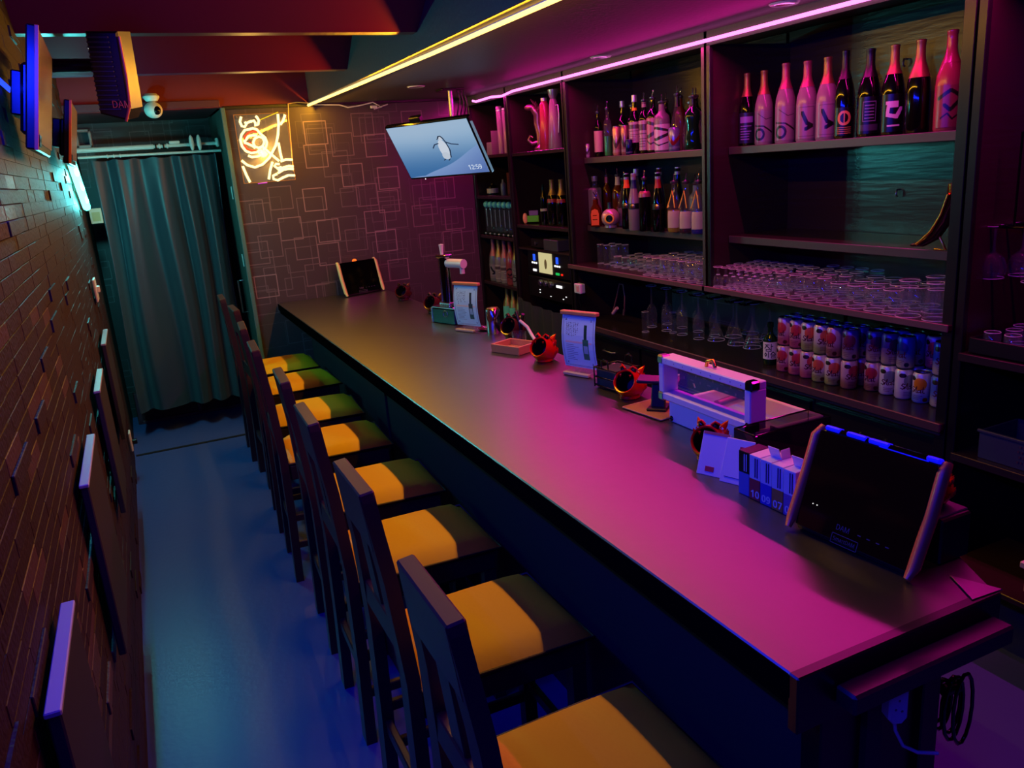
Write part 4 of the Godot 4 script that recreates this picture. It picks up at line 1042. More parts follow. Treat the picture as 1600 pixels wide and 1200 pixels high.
	# two white cards
	for k in 2:
		var c := thing("table_card", ["white card with a red footer leaning by the red ashtray, left one", "white card with a red corner mark leaning against the slim packs"][k], "card", [Vector3(1.305, TOP, -1.635), Vector3(1.318, TOP, -1.555)][k], deg_to_rad([-68, -70][k]), "white cards on the counter")
		c.rotation.x = deg_to_rad(-22)
		part("card", M.new().box(Vector3(0, 0.06, 0), Vector3(0.082, 0.12, 0.003), 0.001), mats["case white"], c)
		var ink := mk("card red", Color(0.75, 0.12, 0.15), 0.5)
		if k == 0:
			part("footer_mark", M.new().box(Vector3(-0.004, 0.018, 0.002), Vector3(0.026, 0.014, 0.001)), ink, c)
			part("header_band", M.new().box(Vector3(0.0, 0.116, 0.002), Vector3(0.078, 0.008, 0.001)), mk("card orange", Color(0.8, 0.4, 0.3), 0.5), c)
		else:
			part("corner_mark", M.new().box(Vector3(0.008, 0.094, 0.002), Vector3(0.014, 0.014, 0.001)), ink, c)
			part("rule", M.new().box(Vector3(0.0, 0.016, 0.002), Vector3(0.06, 0.0012, 0.001)), mats["navy"], c)
	# row of slim packs
	var packs := [["", Color(0.4, 0.45, 0.7), "dark pack with a blue foot, leftmost of the slim packs"], ["10", Color(0.75, 0.2, 0.22), "slim pack with white top and red body marked 10"], ["09", Color(0.2, 0.2, 0.7), "slim pack with white top and blue body marked 09"], ["07", Color(0.72, 0.5, 0.2), "slim pack with white top and ochre body marked 07"], ["06", Color(0.5, 0.35, 0.6), "slim pack with white top and violet body marked 06"]]
	for k in 5:
		var p := thing("slim_pack", packs[k][2], "pack", Vector3(1.33, TOP, -1.49 + 0.0395 * k), deg_to_rad(-86), "slim packs in a row")
		var h := 0.118
		var foot := 0.055 if k else 0.06
		part("sleeve", M.new().box(Vector3(0, foot / 2, 0), Vector3(0.036, foot, 0.07), 0.001), mk("pack %d" % k, packs[k][1], 0.35), p)
		part("top_box", M.new().box(Vector3(0, (h + foot) / 2, 0), Vector3(0.036, h - foot, 0.07), 0.001), mats["case white"] if k else mats["black plastic"], p)
		for x in [0.002, 0.009]:
			part("stripe", M.new().box(Vector3(x, (h + foot) / 2, 0.0354), Vector3(0.003, h - foot - 0.012, 0.001)), mats["navy"] if k else mats["case white"], p)
		if k: word("number", packs[k][0], 0.02, mats["case white"], p, at(0.002, 0.016, 0.0358), true)
		if k == 2 or k == 4:
			part("open_flap", M.new().box(Vector3.ZERO, Vector3(0.034, 0.03, 0.0015), 0.0, turned(0, 20, 0, Vector3(0, h + 0.014, 0.005))), mats["case white"], p)
			part("open_flap", M.new().box(Vector3.ZERO, Vector3(0.0015, 0.024, 0.03), 0.0, turned(0, 0, 10, Vector3(0.016, h + 0.01, -0.015))), mats["case white"], p)
	# clip lamp sign behind
	var sg := thing("lit_sign", "small black sign with glowing red letters behind the nearest karaoke screen", "sign", Vector3(1.515, TOP + 0.095, -1.31), deg_to_rad(-60))
	part("case", M.new().box(Vector3.ZERO, Vector3(0.07, 0.048, 0.035), 0.005), mats["black plastic"], sg)
	word("lettering", "DAM", 0.015, mats["red sign"], sg, at(0, 0.002, 0.018), true)
	part("glow_bar", M.new().box(Vector3(0, 0.015, 0.018), Vector3(0.016, 0.004, 0.001)), mats["red sign"], sg)
	part("stand", M.new().box(Vector3(0, -0.06, 0), Vector3(0.04, 0.07, 0.03), 0.004), mats["black plastic"], sg)

func white_case() -> void:
	# open aluminium case: tray behind, framed window lid standing along the front edge
	var t := thing("display_case", "open white aluminium case with a framed window lid standing upright on the counter", "case", Vector3(1.505, TOP, -1.86))
	var w: Material = mats["case white"]
	part("front_side", M.new().box(Vector3(0.0, 0.036, -0.02), Vector3(0.014, 0.072, 0.4), 0.003), w, t)
	part("rear_side", M.new().box(Vector3(0.25, 0.036, -0.02), Vector3(0.014, 0.072, 0.4), 0.003), w, t)
	for z in [-0.22, 0.18]: part("end_side", M.new().box(Vector3(0.125, 0.036, z), Vector3(0.26, 0.072, 0.014), 0.003), w, t)
	part("tray_bottom", M.new().box(Vector3(0.125, 0.006, -0.02), Vector3(0.24, 0.01, 0.39)), w, t)
	var y0 := 0.074
	var y1 := 0.218
	for e in [[y0 + 0.012, 0.024, -0.04, 0.44], [y1 - 0.012, 0.024, -0.04, 0.44]]:
		part("lid_rail", M.new().box(Vector3(0.01, e[0], e[2]), Vector3(0.06, e[1], e[3]), 0.003), w, t)
	for z in [-0.247, 0.167]:
		part("lid_stile", M.new().box(Vector3(0.01, (y0 + y1) / 2, z), Vector3(0.06, y1 - y0 - 0.046, 0.026), 0.003), w, t)
	part("window", M.new().box(Vector3(0.03, (y0 + y1) / 2, -0.04), Vector3(0.003, y1 - y0 - 0.04, 0.4)), mats["acrylic"], t)
	var bk := part("patterned_card", M.new().box(Vector3(0.048, 0.17, -0.04), Vector3(0.004, 0.072, 0.39)), mk("card violet", Color(0.07, 0.05, 0.09), 0.5), t, "black card printed with tiny pale marks")
	for i in 9:
		for j in 4:
			var p := Vector3(0.0455, 0.142 + 0.018 * j, -0.21 + 0.042 * i + (0.02 if j % 2 else 0.0))
			part("print_mark", M.new().box(p, Vector3(0.001, 0.003 if (i + j) % 2 else 0.008, 0.016 if (i + j) % 2 else 0.006)), mats["pewter"], bk)
	for z in [-0.25, 0.17]:
		for y in [y0 + 0.01, y1 - 0.01]:
			part("corner_cap", M.new().box(Vector3(-0.004, y, z), Vector3(0.036, 0.03, 0.03), 0.005), mats["gloss black"] if z > 0 else mats["steel"], t)
	for z in [-0.21, 0.17]:
		part("corner_cap", M.new().ball(Vector3(-0.004, 0.012, z), Vector3(0.01, 0.01, 0.01), 8), mats["gloss black"], t)
	for k in 9:
		part("rivet", M.new().ball(Vector3(-0.0205, y1 - 0.012, -0.22 + 0.045 * k), Vector3(0.0015, 0.002, 0.002), 6), mats["steel"], t)
	part("latch", M.new().tube([Vector3(0.01, y1, -0.05), Vector3(0.01, y1 + 0.018, -0.045), Vector3(0.012, y1 + 0.024, -0.02), Vector3(0.012, y1 + 0.003, -0.012)], 0.006, 8), mats["brass"], t)
	part("roll", M.new().tube([Vector3(0.05, 0.085, -0.05), Vector3(0.2, 0.085, -0.08)], 0.016, 12), mats["pewter"], t)

# ---------------------------------------------------------------- bottles
const CHAMP := [0.0, 0.012, 0.6, 0.0, 0.94, 0.004, 1.0, 0.03, 1.0, 0.46, 0.93, 0.56, 0.72, 0.66, 0.45, 0.75, 0.36, 0.81, 0.34, 0.96, 0.0, 0.965]
const SPIRIT := [0.0, 0.0, 0.9, 0.0, 1.0, 0.02, 1.0, 0.58, 0.92, 0.65, 0.5, 0.71, 0.4, 0.75, 0.37, 0.87, 0.42, 0.875, 0.42, 0.89, 0.0, 0.89]
const CONE := [0.0, 0.0, 0.9, 0.0, 1.0, 0.02, 1.0, 0.42, 0.95, 0.52, 0.62, 0.7, 0.42, 0.82, 0.4, 0.93, 0.46, 0.935, 0.46, 0.985, 0.0, 0.99]
const TEAR := [0.0, 0.0, 0.85, 0.0, 1.0, 0.05, 1.0, 0.34, 0.86, 0.48, 0.5, 0.66, 0.34, 0.76, 0.33, 0.86, 0.38, 0.865, 0.38, 0.885, 0.0, 0.89]
const BELL := [0.0, 0.0, 0.95, 0.0, 1.0, 0.03, 0.95, 0.2, 0.8, 0.4, 1.0, 0.55, 0.9, 0.64, 0.4, 0.72, 0.34, 0.76, 0.34, 0.87, 0.4, 0.875, 0.4, 0.89, 0.0, 0.89]
const WINE := [0.0, 0.0, 0.94, 0.0, 1.0, 0.02, 1.0, 0.56, 0.85, 0.65, 0.45, 0.72, 0.38, 0.78, 0.36, 0.9, 0.0, 0.9]

func slice_radius(pf: Array, y: float) -> float:
	var best := 0.0
	for i in range(2, pf.size() - 2, 2):
		if pf[i + 1] <= y and pf[i + 3] >= y and pf[i + 3] > pf[i + 1]:
			best = lerpf(pf[i], pf[i + 2], (y - pf[i + 1]) / (pf[i + 3] - pf[i + 1]))
	return best

func band(pf: Array, ya: float, yb: float, r: float, h: float, grow := 0.0012) -> Array:
	var o := []
	for k in 7:
		var y := lerpf(ya, yb, k / 6.0)
		o.append(Vector2(slice_radius(pf, y) * r + grow, y * h))
	return o

func pourer(t: Node3D, r: float, y: float, kind := 0) -> void:
	var p := part("pourer", M.new().lathe(pr([r * 0.36, -0.012, r * 0.5, -0.006, r * 0.52, 0.002, r * 0.2, 0.006, 0.0035, 0.01]), 14, at(0, y, 0)), mats["steel"], t, "metal pouring spout")
	part("spout", M.new().tube([Vector3(0, y + 0.006, 0), Vector3(0, y + 0.02, 0), Vector3(-0.006 + 0.004 * kind, y + 0.035, 0.008), Vector3(-0.01 + 0.004 * kind, y + 0.042, 0.012)], [0.004, 0.0036, 0.003, 0.0022], 8), mats["chrome"], p)
	part("vent", M.new().tube([Vector3(0.003, y + 0.012, -0.002), Vector3(0.009, y + 0.038, -0.006)], 0.0022, 6), mats["chrome"], p)

func bottle(called: String, label: String, group: String, at_: Vector3, h: float, r: float, pf: Array, body: String, o := {}) -> Node3D:
	var t := thing(called, label, "bottle", at_, 0.0, group)
	if o.get("pour", false): h = (h - 0.045) / 0.895
	part("body", M.new().lathe(pr(pf, r, h), 22), mats[body], t)
	if o.has("fill"):
		var f := []
		for k in 9:
			var y: float = lerpf(0.015, o.get("level", 0.4), k / 8.0)
			f.append(Vector2(slice_radius(pf, y) * r * 0.93, y * h))
		f.append(Vector2(0, o.get("level", 0.4) * h))
		f.push_front(Vector2(0, 0.015 * h))
		part("liquid", M.new().lathe(f, 18), mats[o.fill], t)
	if o.has("foil"): part("foil", M.new().lathe(band(pf, o.get("foil_from", 0.7), 0.955, r, h, 0.0014) + [Vector2(0.4 * r, 0.965 * h), Vector2(0.41 * r, 0.992 * h), Vector2(0.3 * r, h), Vector2(0, h)], 18), mats[o.foil], t)
	if o.has("label"):
		var a0: float = o.get("a0", 0.0)
		part("label", M.new().lathe(band(pf, o.get("la", 0.14), o.get("lb", 0.42), r, h), 18, Transform3D(), PI * (0.75 - a0), PI * (0.75 + a0)) if a0 > 0.0 else M.new().lathe(band(pf, o.get("la", 0.14), o.get("lb", 0.42), r, h), 22), mats[o.label], t)
	if o.has("band"): part("neck_band", M.new().lathe(band(pf, o.get("ba", 0.78), o.get("bb", 0.9), r, h), 16), mats[o.band], t)
	if o.has("cap"): part("cap", M.new().lathe(pr([0.44 * r, 0.885 * h, 0.46 * r, 0.9 * h, 0.44 * r, h, 0.0, h * 1.004]), 16), mats[o.cap], t)
	if o.get("pour", false): pourer(t, r, 0.895 * h, o.get("kind", 0))
	return t

func art(n: String, bg: Color, fg: Color, style: int) -> String:
	var im := blank(96, 128, bg)
	rng.seed = style * 31 + 5
	if style == 0:      # lines of writing with a block
		im.fill_rect(Rect2i(10, 16, 76, 26), fg)
		for k in 6: im.fill_rect(Rect2i(12, 54 + 11 * k, rng.randi_range(35, 70), 4), fg)
	elif style == 1:    # wheel and curves
		for c in [[30, 96, 26], [30, 96, 16]]: blob(im, Vector2(c[0], c[1]), Vector2(c[2], c[2]), fg if c[2] > 20 else bg)
		stroke(im, [Vector2(0, 60), Vector2(50, 64), Vector2(92, 90)], 5, fg)
		stroke(im, [Vector2(20, 10), Vector2(60, 36), Vector2(90, 30)], 2, fg)
	elif style == 2:    # splash of tape
		stroke(im, [Vector2(30, 30), Vector2(50, 70), Vector2(70, 80), Vector2(46, 92)], 12, fg)
		frame(im, Rect2i(14, 8, 66, 112), 2, fg.lerp(bg, 0.5))
	elif style == 3:    # ornate emblem
		blob(im, Vector2(48, 48), Vector2(30, 34), fg)
		blob(im, Vector2(48, 48), Vector2(18, 22), bg)
		stroke(im, [Vector2(48, 20), Vector2(48, 78)], 5, fg)
		for k in 4: im.fill_rect(Rect2i(16, 90 + 9 * k, 64, 3), fg)
	elif style == 4:    # big rounded swash
		stroke(im, [Vector2(24, 30), Vector2(60, 30), Vector2(60, 40), Vector2(30, 40), Vector2(26, 70), Vector2(60, 78), Vector2(78, 50)], 12, fg)
		im.fill_rect(Rect2i(26, 104, 48, 6), fg)
	elif style == 5:    # dark lozenge with script
		stroke(im, [Vector2(10, 40), Vector2(48, 16), Vector2(86, 40), Vector2(48, 76), Vector2(30, 60)], 9, fg)
		stroke(im, [Vector2(20, 100), Vector2(40, 86), Vector2(56, 104), Vector2(78, 88)], 4, fg)
	elif style == 6:    # framed plate
		frame(im, Rect2i(22, 16, 52, 70), 3, fg)
		for k in 5: im.fill_rect(Rect2i(30, 28 + 11 * k, 36, 4), fg)
		im.fill_rect(Rect2i(10, 96, 76, 22), fg.lerp(bg, 0.5))
	tex(n, im, 0.3)
	return n

func champagne_shelf() -> void:
	var g := "champagne bottles on the top right shelf"
	var who := ["black champagne bottle with violet print and bronze foil, leftmost on the top right shelf", "white and black patterned champagne bottle, second from the left on the top right shelf", "white champagne bottle with pink foil, third from the left on the top right shelf",
		"pale pink champagne bottle with rose foil and a black splash, left one of two alike", "pale pink champagne bottle with tan foil and a black splash, right one of two alike", "all-black champagne bottle with a gold emblem, shorter of two black ones", "all-black champagne bottle with a framed plate, taller of two black ones",
		"black champagne bottle with gold foil and a big white swash", "plain black champagne bottle with a long tan foil beside the red one", "tall red champagne bottle with a dark lozenge, rightmost on the top right shelf"]
	var zs := [-3.09, -2.977, -2.842, -2.716, -2.605, -2.513, -2.391, -2.28, -2.161, -2.037]
	var hs := [0.325, 0.323, 0.336, 0.328, 0.328, 0.339, 0.328, 0.325, 0.325, 0.337]
	var body := ["dark glass", "white coat", "white coat", "white coat", "white coat", "dark glass", "dark glass", "dark glass", "dark glass", "rose coat"]
	var foil := ["gold foil", "gold foil", "pink foil", "pink foil", "gold foil", "black foil", "black foil", "gold foil", "gold foil", "rose coat"]
	var pic := [art("print violet", Color(0.12, 0.1, 0.18), Color(0.5, 0.42, 0.65), 0), art("print wheel", Color(0.46, 0.44, 0.45), Color(0.05, 0.05, 0.06), 1), art("print wheel pale", Color(0.5, 0.45, 0.45), Color(0.1, 0.06, 0.07), 1), art("print splash", Color(0.52, 0.44, 0.47), Color(0.04, 0.03, 0.04), 2), "print splash",
		art("print emblem", Color(0.03, 0.03, 0.03), Color(0.75, 0.6, 0.3), 3), art("print plate", Color(0.03, 0.03, 0.035), Color(0.45, 0.45, 0.5), 6), art("print swash", Color(0.03, 0.03, 0.03), Color(0.8, 0.75, 0.75), 4), "", art("print lozenge", Color(0.5, 0.2, 0.22), Color(0.08, 0.04, 0.05), 5)]
	for k in 10:
		var o := {"foil": foil[k], "foil_from": 0.68 if k != 8 else 0.6}
		if pic[k]: o.merge({"label": pic[k], "la": 0.04, "lb": 0.46 if k != 5 else 0.36, "a0": 0.34})
		bottle("champagne_bottle", who[k], g, Vector3(2.7 if k < 8 else 2.69, 1.755, zs[k]), hs[k], [0.037, 0.041, 0.044, 0.044, 0.043, 0.039, 0.043, 0.042, 0.042, 0.046][k], CHAMP, body[k], o)
	# twisted horn bottle leaning in the corner of the bare shelf
	var hn := thing("horn_bottle", "glossy horn-shaped bottle with a gold cap standing on the bare right shelf", "bottle", Vector3(2.62, 1.342, -2.0))
	part("horn", M.new().tube([Vector3(0.0, 0.012, -0.1), Vector3(0.0, 0.022, -0.05), Vector3(0, 0.055, 0.0), Vector3(0, 0.11, 0.035), Vector3(0, 0.17, 0.055), Vector3(0, 0.205, 0.06)], [0.004, 0.013, 0.021, 0.024, 0.02, 0.016], 14), mk("horn glass", Color(0.12, 0.05, 0.05), 0.06), hn)
	part("gold_rib", M.new().tube([Vector3(-0.02, 0.02, -0.06), Vector3(-0.026, 0.07, 0.0), Vector3(-0.026, 0.13, 0.036), Vector3(-0.02, 0.2, 0.055)], 0.005, 8), mats["brass"], hn)
	part("cap", M.new().lathe(pr([0.017, 0.2, 0.02, 0.205, 0.019, 0.235, 0.0, 0.24]), 14, at(0, 0, 0.06)), mats["brass"], hn)
	part("stand", M.new().tube([Vector3(0, 0.06, 0.01), Vector3(0.0, 0.004, 0.045), Vector3(0.0, 0.004, 0.0)], 0.005, 8), mats["brass"], hn)

func spirit_shelves() -> void:
	var g := "spirit bottles on the top middle shelf"
	var y := 1.755
	var x := 2.69
	bottle("liqueur_bottle", "slim dark bottle with a cream oval label, left on the top middle shelf", g, Vector3(x, y, -4.41), 0.31, 0.026, SPIRIT, "dark glass", {"label": "cream label", "la": 0.1, "lb": 0.52, "pour": true})
	bottle("liqueur_bottle", "dark bottle half hidden behind the oval-labelled one on the top middle shelf", g, Vector3(x + 0.11, y, -4.5), 0.3, 0.032, SPIRIT, "dark glass", {"pour": true, "kind": 2})
	bottle("liqueur_bottle", "slim clear bottle half full of bright green liqueur on the top middle shelf", g, Vector3(x - 0.02, y, -4.27), 0.32, 0.024, SPIRIT, "clear glass", {"fill": "green liquor", "level": 0.38, "pour": true})
	bottle("liqueur_bottle", "dark bottle with a pale stopper behind the two tall gold cans", g, Vector3(x + 0.12, y, -4.32), 0.315, 0.035, WINE, "dark glass", {"cap": "silver foil"})
	bottle("liqueur_bottle", "dark bottle with a pourer right behind the second tall gold can", g, Vector3(x + 0.11, y, -4.2), 0.325, 0.035, SPIRIT, "dark glass", {"pour": true})
	bottle("whisky_bottle", "black bottle with a white block label and gold drop on the neck", g, Vector3(x, y, -4.01), 0.322, 0.034, WINE, "dark glass", {"label": "print white block", "la": 0.2, "lb": 0.55, "band": "yellow band", "ba": 0.74, "bb": 0.79, "cap": "silver foil"} if art("print white block", Color(0.62, 0.56, 0.53), Color(0.3, 0.25, 0.25), 0) else {})
	bottle("liqueur_bottle", "brown bottle with a pale pink label, left of the pink-labelled pair", g, Vector3(x, y, -3.915), 0.33, 0.031, SPIRIT, "dark glass", {"label": "print pale", "la": 0.06, "lb": 0.56, "band": "print pale", "ba": 0.78, "bb": 0.86, "pour": true} if art("print pale", Color(0.6, 0.53, 0.52), Color(0.3, 0.22, 0.24), 0) else {})
	bottle("liqueur_bottle", "bottle with a rose label and a small dark stamp on the top middle shelf", g, Vector3(x, y, -3.83), 0.335, 0.036, SPIRIT, "dark glass", {"label": "print rose", "la": 0.05, "lb": 0.57, "pour": true, "kind": 2} if art("print rose", Color(0.62, 0.43, 0.45), Color(0.2, 0.1, 0.12), 5) else {})
	bottle("vodka_bottle", "clear bottle with a crossed white label and heart crest on the top middle shelf", g, Vector3(x - 0.01, y, -3.735), 0.305, 0.042, SPIRIT, "frosted bottle", {"label": "print cross", "la": 0.04, "lb": 0.5, "pour": true} if art("print cross", Color(0.72, 0.68, 0.68), Color(0.12, 0.1, 0.1), 5) else {})
	bottle("vodka_bottle", "round-shouldered clear bottle with a dark collar behind the striped energy can", g, Vector3(x + 0.04, y, -3.665), 0.335, 0.038, TEAR, "clear glass", {"band": "black foil", "ba": 0.7, "bb": 0.86, "pour": true})
	bottle("liqueur_bottle", "domed clear bottle with a broad dark collar on the top middle shelf", g, Vector3(x + 0.05, y, -3.555), 0.285, 0.05, TEAR, "clear glass", {"fill": "plum liquor", "level": 0.3, "band": "black foil", "ba": 0.62, "bb": 0.86, "pour": true, "kind": 1})
	bottle("liqueur_bottle", "clear bottle with strong teal glint near the right end of the top middle shelf", g, Vector3(x - 0.02, y, -3.455), 0.305, 0.044, BELL, "green glass", {"band": "black foil", "ba": 0.74, "bb": 0.86, "pour": true})
	bottle("liqueur_bottle", "bottle with a pale label against the right post of the top middle shelf", g, Vector3(x + 0.06, y, -3.43), 0.3, 0.042, SPIRIT, "frosted bottle", {"label": "cream label", "la": 0.1, "lb": 0.5, "pour": true, "kind": 2})
	for k in 5:
		bottle("liqueur_bottle", "dark bottle with a pourer, top middle shelf's back row, %s from the left" % ORD[k], "back row bottles on the top middle shelf", Vector3(x + 0.17, y, -4.08 + 0.135 * k), 0.335 - 0.012 * (k % 2), 0.034, SPIRIT, ["amber liquor", "dark glass"][k % 2], {"pour": true, "kind": k % 3})
	# drink cans standing before those bottles
	for c in [[-4.465, 0.085, 0.015, "can silver", Color(0.7, 0.7, 0.72), "tiny silver can at the left end of the top middle shelf"], [-4.19, 0.168, 0.0245, "can gold", Color(0.8, 0.6, 0.5), "tall gold-pink can, left one of two on the top middle shelf"], [-4.1, 0.168, 0.0245, "can gold dark", Color(0.62, 0.42, 0.42), "tall gold-pink can, right one of two on the top middle shelf"], [-4.0, 0.085, 0.02, "can navy", Color(0.1, 0.12, 0.35), "small navy can before the white block label"], [-3.575, 0.122, 0.03, "can striped", Color(0.5, 0.5, 0.68), "blue and silver energy drink can with red marks on the top middle shelf"]]:
		var im := blank(96, 64, c[4])
		stroke(im, [Vector2(8, 40), Vector2(40, 20), Vector2(60, 44), Vector2(90, 14)], 7, Color(0.65, 0.12, 0.15) if c[2] > 0.028 else c[4].darkened(0.5))
		stroke(im, [Vector2(0, 58), Vector2(95, 52)], 6, c[4].lightened(0.4))
		tex(c[3], im, 0.25, 0.6)
		make_can(c[5], "cans on the top middle shelf", Vector3(x - (0.05 if c[2] < 0.021 or c[2] > 0.028 else 0.01), y, c[0]), c[1], c[2], c[3])
	# second shelf
	g = "spirit bottles on the second middle shelf"
	y = 1.342
	var t: Node3D
	t = thing("gin_bottle", "square clear bottle with etched sides at the left end of the second middle shelf", "bottle", Vector3(2.66, y, -4.43), 0.0, g)
	part("body", M.new().box(Vector3(0, 0.115, 0), Vector3(0.07, 0.23, 0.075), 0.012), mats["frosted bottle"], t)
	part("neck", M.new().lathe(pr([0.02, 0.228, 0.016, 0.245, 0.016, 0.27]), 14), mats["clear glass"], t)
	part("cap", M.new().lathe(pr([0.018, 0.27, 0.019, 0.272, 0.019, 0.3, 0.0, 0.302]), 14), mats["silver foil"], t)
	t = thing("amber_flask", "arched amber flask with an orange label on the second middle shelf", "bottle", Vector3(2.6, y, -4.33), deg_to_rad(-50), g)
	var arch := P2([-0.03, 0.0, 0.03, 0.0, 0.033, 0.08, 0.026, 0.112, 0.013, 0.135, 0.011, 0.165, -0.011, 0.165, -0.013, 0.135, -0.026, 0.112, -0.033, 0.08])
	part("body", M.new().prism(arch, -0.02, 0.02, Transform3D(), 0.004), mats["amber liquor"], t)
	part("label", M.new().prism(P2([-0.024, 0.01, 0.024, 0.01, 0.026, 0.075, 0.02, 0.1, 0.0, 0.108, -0.02, 0.1, -0.026, 0.075]), 0.02, 0.0215), mats["orange label"], t)
	for e in [[0.0, 0.07, 0.026], [0.0, 0.045, 0.03]]: part("print_line", M.new().box(Vector3(e[0], e[1], 0.022), Vector3(e[2], 0.005, 0.0008)), mats["amber liquor"], t)
	pourer(t, 0.024, 0.168)
	bottle("liqueur_bottle", "tall brown bottle with a rose band and pourer behind the orange-labelled flask", g, Vector3(2.74, y, -4.42), 0.345, 0.03, WINE, "amber liquor", {"band": "pink foil", "ba": 0.76, "bb": 0.89, "pour": true})
	t = thing("round_bottle", "round silver and pink bottle shaped like a ball with an oval badge", "bottle", Vector3(2.6, y, -4.165), deg_to_rad(-40), g)
	part("body", M.new().ball(Vector3(0, 0.06, 0), Vector3(0.054, 0.054, 0.054), 22), mk("shell coat", Color(0.75, 0.62, 0.6), 0.28, 0.3), t)
	part("foot", M.new().lathe(pr([0.034, 0.0, 0.038, 0.002, 0.036, 0.016]), 18), mats["white coat"], t)
	part("neck", M.new().lathe(pr([0.018, 0.11, 0.016, 0.125, 0.016, 0.15, 0.0, 0.152]), 14), mats["black foil"], t)
	part("badge", M.new().lathe(pr([0.0, 0.003, 0.03, 0.0]), 20, Transform3D(Basis.from_euler(Vector3(PI / 2, 0, 0)), Vector3(0, 0.058, 0.052))), mats["yellow band"], t)
	part("badge_centre", M.new().lathe(pr([0.0, 0.004, 0.02, 0.002]), 20, Transform3D(Basis.from_euler(Vector3(PI / 2, 0, 0)), Vector3(0, 0.058, 0.053))), mats["green glass"], t)
	bottle("liqueur_bottle", "tall bottle with a pale paper neck and pourer behind the ball-shaped one", g, Vector3(2.72, y, -4.26), 0.345, 0.036, WINE, "amber liquor", {"band": "cream label", "ba": 0.72, "bb": 0.88, "pour": true})
	bottle("vodka_bottle", "clear bulbous bottle with a green neck on the second middle shelf", g, Vector3(2.7, y, -4.16), 0.325, 0.045, TEAR, "clear glass", {"fill": "frosted bottle", "level": 0.34, "band": "green glass", "ba": 0.72, "bb": 0.86, "pour": true})
	var shaker := {"label": "black foil", "la": 0.37, "lb": 0.47}
	var cone := [["dark glass", "orange label", "conical bottle with an orange neck and gold-badged black band, leftmost of its kind", -3.995, 2.61], ["white coat", "navy", "conical white bottle with a violet-blue neck and gold-badged black band", -3.87, 2.575], ["dark glass", "red foil", "conical bottle with a crimson neck and gold-badged black band", -3.66, 2.59]]
	for c in cone:
		t = bottle("cone_bottle", c[2], g, Vector3(c[4], y, c[3]), 0.312, 0.033, CONE, c[0], {"label": "black foil", "la": 0.38, "lb": 0.48, "band": c[1], "ba": 0.74, "bb": 0.9, "cap": "silver foil"})
		part("gold_badge", M.new().lathe(pr([0.0, 0.003, 0.013, 0.0]), 14, Transform3D(Basis.from_euler(Vector3(PI / 2, deg_to_rad(-50), 0)), Vector3(-0.026, 0.134, 0.021))), mats["brass"], t)
	bottle("liqueur_bottle", "dark ribbed bottle with a pink collar between two conical bottles", g, Vector3(2.575, y, -3.765), 0.33, 0.033, SPIRIT, "dark glass", {"label": "pink foil", "la": 0.58, "lb": 0.68, "pour": true})
	for k in 3:
		bottle("cone_bottle", ["tall clear-necked bottle with a silver cap behind the white conical one", "tall bottle with a silver cap behind the crimson-necked conical one", "tall bottle with a silver cap beside the yellow-looped ones"][k], g, Vector3(2.72, y, [-4.06, -3.83, -3.66][k]), 0.33, 0.034, CONE, ["clear glass", "plum liquor", "dark glass"][k], {"cap": "silver foil"})
	var fills := ["yellow liquor", "plum liquor", "blue liquor"]
	for k in 3:
		t = bottle("looped_bottle", ["teardrop bottle of greenish yellow liqueur with a round cream label and yellow loop", "teardrop bottle with a round cream label and yellow loop, middle of three alike", "teardrop bottle of dark blue liqueur with a round cream label, against the right post"][k], g, Vector3(2.6, y, -3.53 + 0.1 * k), 0.305, 0.04, TEAR, "clear glass", {"fill": fills[k], "level": 0.4, "pour": true, "kind": k})
		part("round_label", M.new().lathe(band(TEAR, 0.1, 0.42, 0.04, 0.27), 14, Transform3D(), PI * 0.48, PI * 1.02), mats["cream label"], t)
		part("loop", M.new().tube([Vector3(-0.034, 0.13, -0.016), Vector3(-0.024, 0.175, -0.004), Vector3(-0.016, 0.215, 0.004), Vector3(-0.018, 0.175, 0.018), Vector3(-0.022, 0.13, 0.032)], 0.003, 6), mats["yellow band"], t)
	for k in 2:
		bottle("liqueur_bottle", ["small pale bottle with a pourer behind the yellow-looped bottles, left one", "small pale bottle with a pourer behind the yellow-looped bottles, right one"][k], g, Vector3(2.73, y, -3.52 + 0.13 * k), 0.29, 0.036, SPIRIT, "frosted bottle", {"pour": true})

func make_can(label: String, group: String, at_: Vector3, h: float, r: float, mat: String, turn := 0.0) -> Node3D:
	var t := thing("drink_can", label, "can", at_, turn, group)
	part("body", M.new().lathe(pr([r * 0.8, 0.0, r * 0.86, 0.001, r, h * 0.06, r, h * 0.9, r * 0.84, h * 0.972]), 22), mats[mat], t)
	var lid := part("lid", M.new().lathe(pr([r * 0.84, h * 0.972, r * 0.85, h * 0.995, r * 0.8, h, r * 0.77, h * 0.98, 0.0, h * 0.98]), 22), mats["steel"], t)
	part("pull_tab", M.new().box(Vector3(-r * 0.15, h * 0.985, 0), Vector3(r * 0.7, 0.0015, r * 0.4), 0.0005), mats["chrome"], lid)
	return t

